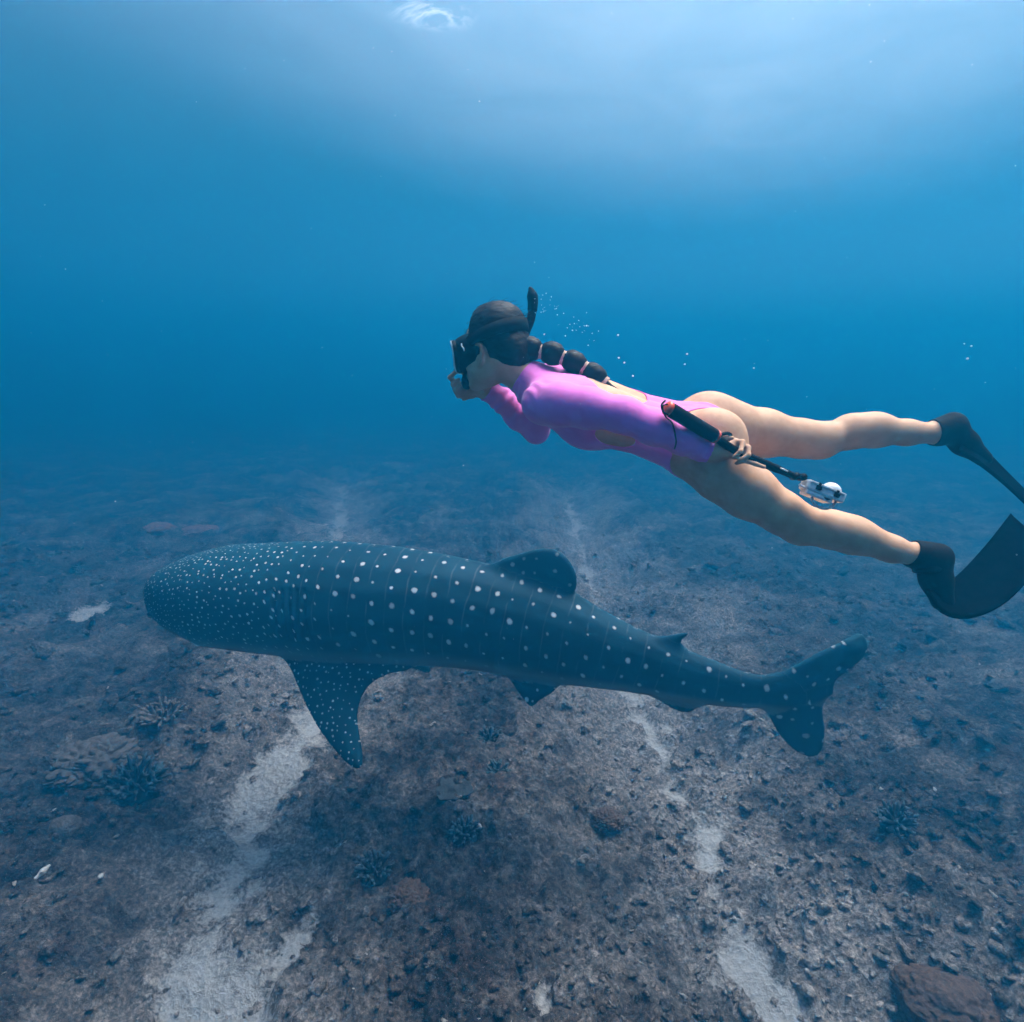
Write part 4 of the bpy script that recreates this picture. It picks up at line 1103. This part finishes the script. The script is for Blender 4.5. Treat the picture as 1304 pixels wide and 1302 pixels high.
# ------------------------------------------------------------------ action camera on its floating grip
def build_action_camera():
    root = empty('action_camera', c2w(cp(910, 558, 1.78)[None])[0])
    g0, g1 = cp(852, 521, 1.675), cp(910, 555.5, 1.745)
    ax = unit(g1 - g0)
    pts = np.array([g0 + (g1 - g0) * t for t in np.linspace(0, 1, 20)])
    r = np.full(20, .0205); r[0] = .019; r[-1] = .0195
    v, f = tube(pts, r, 24); mesh_obj('grip', c2w(v), f, NEO, root)
    def disc(p, r, h, mat, name, taper=.8):
        v, f = tube(np.array([p, p + ax * h * .6, p + ax * h]), np.array([r, r, r * taper]), 24); return mesh_obj(name, c2w(v), f, mat, root)
    disc(g0 + ax * .001, .0205, -.014, ORANGE, 'end_cap', .62)
    disc(g1 - ax * .001, .0200, .012, ORANGE, 'end_cap', .7)
    # lanyard loop
    a = g0 - ax * .010
    v, f = tube(spline([a + np.array((0, .006, .012)), a + np.array((-.014, 0, .016)), a + np.array((-.006, -.026, .012)), a + np.array((.010, -.040, .010)), cp(858, 545, 1.672), cp(861, 562, 1.680), cp(859, 572, 1.70)], 30), .0022, 8); mesh_obj('lanyard', c2w(v), f, NEO, root)
    v, f = tube(spline([a + np.array((-.004, .018, .004)), a + np.array((-.016, .004, .012)), a + np.array((-.012, -.014, .014)), a + np.array((.002, -.022, .014))], 16), .0030, 8); mesh_obj('cord_loop', c2w(v), f, RUB, root)
    # folding arm
    q0 = g1 + ax * .008
    path = spline([q0, cp(921, 564, 1.765), cp(938, 575, 1.784), cp(972, 590, 1.79), cp(1010, 606, 1.80)], 30)
    v, f = tube(path, np.concatenate([np.full(4, .0085), np.full(22, .0125), np.full(4, .0105)]), 14); mesh_obj('pole', c2w(v), f, NEO, root)
    v, f = tube(spline([cp(913, 560, 1.772), cp(919, 554, 1.768), cp(927, 552, 1.768), cp(931, 556, 1.772), cp(927, 561, 1.776)], 16), .0055, 10); mesh_obj('thumb_screw', c2w(v), f, RUB, root)
    v, f = tube(np.array([cp(994, 596.5, 1.775), cp(1003, 600.5, 1.778)]), .0025, 8); mesh_obj('pin', c2w(v), f, WHITE, root)
    for (x, y) in ((1012, 607), (1021, 608)):
        p = cp(x, y, 1.80); v, f = tube(np.array([p + np.array((0, 0, -.014)), p + np.array((0, 0, .014))]), .011, 14); mesh_obj('hinge', c2w(v), f, RUB, root)
    # housing: rounded box with a dome port above and a ring port below
    bx = unit(cp(1074, 634, 1.80) - cp(1020, 612, 1.80)); by = unit(np.array((-bx[1], bx[0], 0))); bz = np.array((0, 0, 1.0))
    hc = cp(1047, 626, 1.80)
    ht = NT('clear_housing'); hb = ht.n('ShaderNodeBsdfPrincipled', Roughness=0.22); hb.inputs['Base Color'].default_value = (.80, .82, .84, 1); hb.inputs['Specular IOR Level'].default_value = .6
    hn = ht.noise(ht.geo(), 70, 3); hr = ht.ramp(hn.outputs[0], [(.3, (.62, .65, .68)), (.7, (.86, .87, .88))]); ht.l(hr.outputs[0], hb.inputs['Base Color']); ht.l(hb.outputs[0], ht.out.inputs['Surface'])
    def box(name, c, dx, dy, dz, mat, bev=.003, parent=root):
        bm = bmesh.new(); bmesh.ops.create_cube(bm, size=1)
        for q in bm.verts: q.co = Vector((q.co.x * dx, q.co.y * dy, q.co.z * dz))
        bmesh.ops.bevel(bm, geom=bm.edges[:], offset=bev, segments=2, affect='EDGES', profile=.6)
        bm.verts.ensure_lookup_table()
        v = np.array([c + bx * q.co.x + by * q.co.y + bz * q.co.z for q in bm.verts]); f = [[q.index for q in p.verts] for p in bm.faces]; bm.free()
        return mesh_obj(name, c2w(v), f, mat, parent, smooth=False)
    hs = box('housing', hc, .118, .030, .055, ht.m, .006)
    box('housing_base', hc - bx * .012 - by * .021, .080, .014, .050, ht.m, .005)
    box('clamp_bar', hc + by * .010 + bz * .0285, .105, .005, .004, WHITE, .001)
    for x in (-.026, .030):
        box('latch', hc + bx * x + bz * .030, .016, .013, .008, RUB, .002); box('latch', hc + bx * (x - .001) + bz * .030 + by * .010, .008, .008, .007, RUB, .002)
    # dome port
    vs, fs = [], []; nseg, nr = 24, 8
    dc = hc + bx * .024 + by * .014
    for i in range(nr + 1):
        e = i / nr * math.pi / 2
        for j in range(nseg):
            A = j / nseg * 2 * math.pi; vs.append(dc + by * .022 * math.sin(e) + (bx * math.cos(A) + bz * math.sin(A)) * .027 * math.cos(e))
    fs = [(i * nseg + j, i * nseg + (j + 1) % nseg, (i + 1) * nseg + (j + 1) % nseg, (i + 1) * nseg + j) for i in range(nr) for j in range(nseg)]
    mesh_obj('dome_port', c2w(np.array(vs)), fs, WHITE, root)
    # ring guard below
    rc = hc + bx * .010 - by * .016 + bz * .004
    arc = np.array([rc + (bx * math.cos(A) * .036 + by * math.sin(A) * .032) for A in np.linspace(math.pi * .98, 2.02 * math.pi, 26)])
    v, f = tube(arc, .0040, 10); mesh_obj('ring_guard', c2w(v), f, ht.m, root)
    v, f = tube(np.array([rc - by * .002, rc - by * .010]), np.array([.024, .020]), 20); mesh_obj('lens', c2w(v), f, RUB, root)
    v, f = tube(np.array([cp(1018, 617, 1.79), cp(1034, 627, 1.79), cp(1043, 633, 1.79)]), .0035, 8); mesh_obj('bracket', c2w(v), f, WHITE, root)
    tag(root, 'small white action camera on a black floating grip held in the hand', 'camera')
build_action_camera()
# ------------------------------------------------------------------ rubble and single corals
build_rubble()

def coral_mat(name, dark, light, tip=None, bscale=80, bstr=0.7):
    t = NT(name); g = t.geo(); nz = t.noise(g, bscale, 4, 0.65); md = t.noise(g, 14, 4, 0.6)
    f = t.math('ADD', t.math('MULTIPLY', nz.outputs[0], 0.5), t.math('MULTIPLY', md.outputs[0], 0.5))
    c = t.ramp(f, [(0.36, dark), (0.62, light)]).outputs[0]
    if tip:
        at = t.n('ShaderNodeAttribute', attribute_name='tip'); c = t.mix(at.outputs['Fac'], c, tip)
    t.bsdf(c, 0.85, 0.15, nz.outputs[0], bstr, 0.01)
    return t.m

def branching_coral(px, py, rad, n, seed, mat, label, height=0.8, fat=0.075):
    g = ground_at(px, py, 0.05); zb = gz(g[0], g[1]); g = ground_at(px, py, zb + rad * 0.3); x, y = g[0], g[1]; zb = gz(x, y)
    rng = np.random.default_rng(seed); h = rad / 27
    F = Field((-rad * 1.35, -rad * 1.35, -rad * 0.4), (rad * 1.35, rad * 1.35, rad * (height + 0.55)), h)
    ellipsoid(F, (0, 0, -rad * .1), np.eye(3), (rad * .62, rad * .62, rad * .28), rad * .1)
    tips = []
    for i in range(n):
        A = i * 2.39996 + rng.uniform(-.2, .2); rr = math.sqrt((i + .5) / n); el = 1 - 0.62 * rr
        d = unit((math.cos(A) * rr, math.sin(A) * rr, el * height + 0.1))
        p0 = d * rad * .25; L = rad * rng.uniform(.80, 1.05); p1 = d * L + rng.normal(0, rad * .03, 3)
        r = rad * fat * rng.uniform(.85, 1.2)
        chain(F, [(p0, r * 1.25), (p0 * .4 + p1 * .6, r), (p1, r * .75)], rad * .05, rad * .03); tips.append(p1)
        for k in range(2):
            b = p0 * .45 + p1 * .55; e = b + unit(d + rng.normal(0, .75, 3)) * rad * rng.uniform(.22, .36); e[2] = max(e[2], 0)
            chain(F, [(b, r * .8), (e, r * .6)], rad * .03); tips.append(e)
    V, Q = F.mesh(); V = neighbours_smooth(V, Q, 1)
    nn = normals_of(V, Q)
    if np.mean((V * nn).sum(1)) < 0: Q = Q[:, ::-1]
    dm = np.full(len(V), 9.0)
    for t_ in tips: dm = np.minimum(dm, np.linalg.norm(V - t_, axis=1))
    o = mesh_obj('branching_coral', V + (0, 0, 0), Q, mat)
    attr(o, 'tip', sstep(rad * .16, rad * .05, dm) * 0.8)
    o.location = (x, y, zb + rad * .05); tag(o, label, 'coral', 'corals growing on the sea floor')
    return o

def boulder_coral(px, py, rad, seed, mat, label, flat=0.6, knob=0.12, kscale=5.0):
    g = ground_at(px, py, 0.0); zb = gz(g[0], g[1]); g = ground_at(px, py, zb + rad * flat * .4); x, y = g[0], g[1]; zb = gz(x, y)
    v, f = icos(6)
    n = 0.26 * fbm(v[:, 0] * 1.2 + seed, v[:, 1] * 1.2, v[:, 2] * 1.2 + .3, octaves=3, seed=seed) + knob * np.abs(vnoise(v[:, 0] * kscale, v[:, 1] * kscale, v[:, 2] * kscale + .2, seed=seed + 3)) + 0.05 * fbm(v[:, 0] * 14, v[:, 1] * 14, v[:, 2] * 14, octaves=2, seed=seed + 5)
    v = v * (1 + n)[:, None] * (rad, rad * .9, rad * flat)
    o = mesh_obj('boulder_coral', v, f, mat); o.location = (x, y, zb + rad * flat * .15)
    tag(o, label, 'coral', 'corals growing on the sea floor'); return o

def table_coral(px, py, rad, seed, mat, label):
    g = ground_at(px, py, 0.15); x, y = g[0], g[1]; zb = gz(x, y)
    F = Field((-rad * 1.3, -rad * 1.3, -rad * .5), (rad * 1.3, rad * 1.3, rad * .6), rad / 30)
    def top(P):
        A = np.arctan2(P[:, 1], P[:, 0]); r = np.hypot(P[:, 0], P[:, 1]); R_ = rad * (1 + .12 * np.sin(3 * A + seed) + .07 * np.sin(7 * A + 2 * seed) + .03 * np.sin(17 * A))
        z = P[:, 2] - rad * .28 - .12 * r * r / rad + .02 * rad * vnoise(P[:, 0] * 30 / rad, P[:, 1] * 30 / rad, seed=seed)
        return np.maximum((r - R_), np.abs(z) - rad * .065 * (1.3 - .6 * r / rad)) * .8
    F.add(top, (-rad * 1.2, -rad * 1.2, 0), (rad * 1.2, rad * 1.2, rad * .6), 0)
    chain(F, [(np.array((0, 0, -rad * .4)), rad * .35), (np.array((0, 0, rad * .25)), rad * .22)], rad * .2)
    V, Q = F.mesh(); V = neighbours_smooth(V, Q, 1); nn = normals_of(V, Q)
    if np.mean((V * nn).sum(1)) < 0: Q = Q[:, ::-1]
    o = mesh_obj('table_coral', V, Q, mat); o.location = (x, y, zb); tag(o, label, 'coral', 'corals growing on the sea floor'); return o

BLUEC = coral_mat('blue_coral', (0.020, 0.045, 0.065), (0.055, 0.090, 0.115), (0.12, 0.19, 0.22))
DARKC = coral_mat('dark_coral', (0.010, 0.020, 0.028), (0.045, 0.065, 0.075), (0.12, 0.17, 0.20))
PALEC = coral_mat('pale_coral', (0.06, 0.048, 0.042), (0.18, 0.155, 0.14), (0.22, 0.20, 0.19))
GREYC = coral_mat('grey_coral', (0.03, 0.034, 0.036), (0.105, 0.11, 0.115))
BROWNC = coral_mat('brown_coral', (0.050, 0.032, 0.023), (0.17, 0.108, 0.078))
REDC = coral_mat('red_coral', (0.16, 0.075, 0.060), (0.38, 0.22, 0.19))
branching_coral(592, 1046, .15, 26, 1, BLUEC, 'small blue branching coral in the middle of the reef below the shark')
table_coral(578, 1018, .15, 2, GREYC, 'flat grey table coral just behind the small blue branching coral')
branching_coral(172, 996, .30, 46, 3, DARKC, 'wide dark blue branching coral on the left reef', .6, .05)
boulder_coral(82, 1052, .11, 4, PALEC, 'small rounded pale boulder coral near the left edge', .8, .05, 3)
boulder_coral(118, 965, .30, 5, PALEC, 'broad knobbly pale coral mound left of the dark blue coral', .5, .3, 5)
boulder_coral(1200, 1292, .26, 6, BROWNC, 'orange brown coral boulder in the bottom right corner', .55, .12, 4)
boulder_coral(250, 662, .42, 7, REDC, 'reddish coral mound far off behind the shark head', .30, .1, 4)
boulder_coral(198, 668, .36, 17, REDC, 'smaller faded reddish coral mound at the far left', .30, .1, 4)
branching_coral(622, 938, .16, 24, 8, DARKC, 'dark bushy coral under the middle of the shark', .7, .07)
branching_coral(632, 974, .13, 22, 9, BLUEC, 'small speckled blue coral just below the dark bushy coral', .6, .08)
branching_coral(476, 1108, .17, 30, 10, DARKC, 'dark branching coral with pale tips left of the reef centre', .7, .06)
branching_coral(206, 908, .24, 34, 11, PALEC, 'knobbly pale branching coral on the reef under the shark head', .55, .07)
branching_coral(1140, 1052, .17, 26, 13, DARKC, 'dark coral clump on the right reef below the tail', .6, .07)
boulder_coral(775, 1042, .12, 14, BROWNC, 'dark brown lump of coral right of the reef centre', .6, .2, 5)
boulder_coral(520, 1150, .13, 15, BROWNC, 'rusty coral lump beside the pale tipped dark coral', .6, .2, 5)

# a bright broken piece of dead coral
def fragment(px, py, L, label, seed):
    g = ground_at(px, py, .1); zb = gz(g[0], g[1]); rng = np.random.default_rng(seed)
    p = np.array((g[0], g[1], zb + .05)); d = unit((rng.normal(), rng.normal(), .25))
    F = Field((-L, -L, -L), (L, L, L), L / 28)
    chain(F, [(-d * L * .6, L * .16), (d * L * .1, L * .2), (d * L * .65, L * .12)], 0)
    chain(F, [(d * L * .1, L * .15), (d * L * .1 + unit(rng.normal(size=3)) * L * .45, L * .09)], L * .1)
    V, Q = F.mesh(); nn = normals_of(V, Q)
    if np.mean((V * nn).sum(1)) < 0: Q = Q[:, ::-1]
    o = mesh_obj('coral_fragment', V, Q, simple('bleached_coral', (.62, .60, .57), .8, .2, 60, .2)); o.location = p
    tag(o, label, 'coral', 'loose bleached coral fragments')
fragment(57, 1127, .075, 'bright bleached coral fragment near the lower left edge', 1)
fragment(130, 1124, .05, 'smaller bleached fragment right of the bright one at lower left', 2)
fragment(610, 1068, .045, 'tiny bleached fragment beside the small blue branching coral', 3)

# ------------------------------------------------------------------ air bubbles and drifting specks
bub_t = NT('air_bubble'); _bb = bub_t.n('ShaderNodeBsdfPrincipled', Roughness=0.12); _bb.inputs['Base Color'].default_value = (.86, .92, .96, 1); _bb.inputs['Specular IOR Level'].default_value = .8
_bn = bub_t.noise(bub_t.geo(), 200, 2); _br = bub_t.ramp(_bn.outputs[0], [(.3, (.78, .86, .92)), (.7, (.92, .96, .98))]); bub_t.l(_br.outputs[0], _bb.inputs['Base Color']); bub_t.l(_bb.outputs[0], bub_t.out.inputs['Surface'])
bv, bfc = icos(3)
bme = None
for x, y, d, r in ((693, 426, 1.95, .0035), (787, 427, 1.95, .0045), (788, 456, 1.93, .0045), (795, 462, 1.93, .0042), (806, 479, 1.93, .0042), (875, 451, 1.97, .0045), (872, 464, 1.97, .0035), (960, 469, 2.0, .0035),
                   (747, 415, 1.96, .0036), (729, 421, 1.97, .0030), (720, 428, 1.96, .0028), (749, 440, 1.95, .0026), (1232, 457, 2.1, .0055), (1237, 441, 2.1, .0040), (1228, 438, 2.15, .0030)):
    if bme is None:
        o = mesh_obj('air_bubble', bv, bfc, bub_t.m); bme = o.data
    else:
        o = bpy.data.objects.new('air_bubble', bme); C.objects.link(o)
    o.location = c2w(cp(x, y, d)[None])[0]; r *= .72; o.scale = (r, r, r * .85)
    lab, grp = (('tiny bright air bubble near the right edge, above the fins', 'bubbles near the right edge') if x > 1100 else
                ('tiny bright air bubble in the open water above the hips and legs', 'bubbles above the hips') if x > 830 else
                ('tiny bright air bubble floating just above the end of the braid', 'bubbles above the braid end') if x > 760 else
                ('tiny bright air bubble between the snorkel and the braid', 'bubbles beside the snorkel'))
    tag(o, lab, 'bubble', grp)
rng = np.random.default_rng(21); V_, F_ = [], []; b1, f1 = icos(1)
for i in range(48):
    t_ = rng.uniform() ** 1.3
    c = cp(682 + 75 * t_ + rng.normal(0, 7), 384 + 42 * t_ + rng.normal(0, 9), 2.0 + rng.normal(0, .03)); r = rng.uniform(.0006, .0016)
    F_.append(f1 + len(V_) * len(b1)); V_.append(b1 * r + c2w(c[None])[0])
tag(mesh_obj('bubble_trail', np.concatenate(V_), np.concatenate(F_), bub_t.m), 'thin trail of fine bubbles drifting back from the snorkel top', 'bubbles', kind='stuff')
V_, F_ = [], []
snow = simple('drifting_specks', (.55, .58, .58), .8, .1)
for i in range(380):
    d = rng.uniform(1.0, 7.0); c = cp(rng.uniform(-200, 1504), rng.uniform(-100, 1302), d); r = rng.uniform(.0004, .0009) * (0.6 + .35 * d)
    w = c2w(c[None])[0]
    if w[2] < .5 or w[2] > SURFACE_Z - .3: continue
    F_.append(f1 + len(V_) * len(b1)); V_.append(b1 * r * rng.uniform(.6, 1.4, 3) + w)
tag(mesh_obj('drifting_specks', np.concatenate(V_), np.concatenate(F_), snow), 'fine pale specks drifting in the blue water', 'specks', kind='stuff')
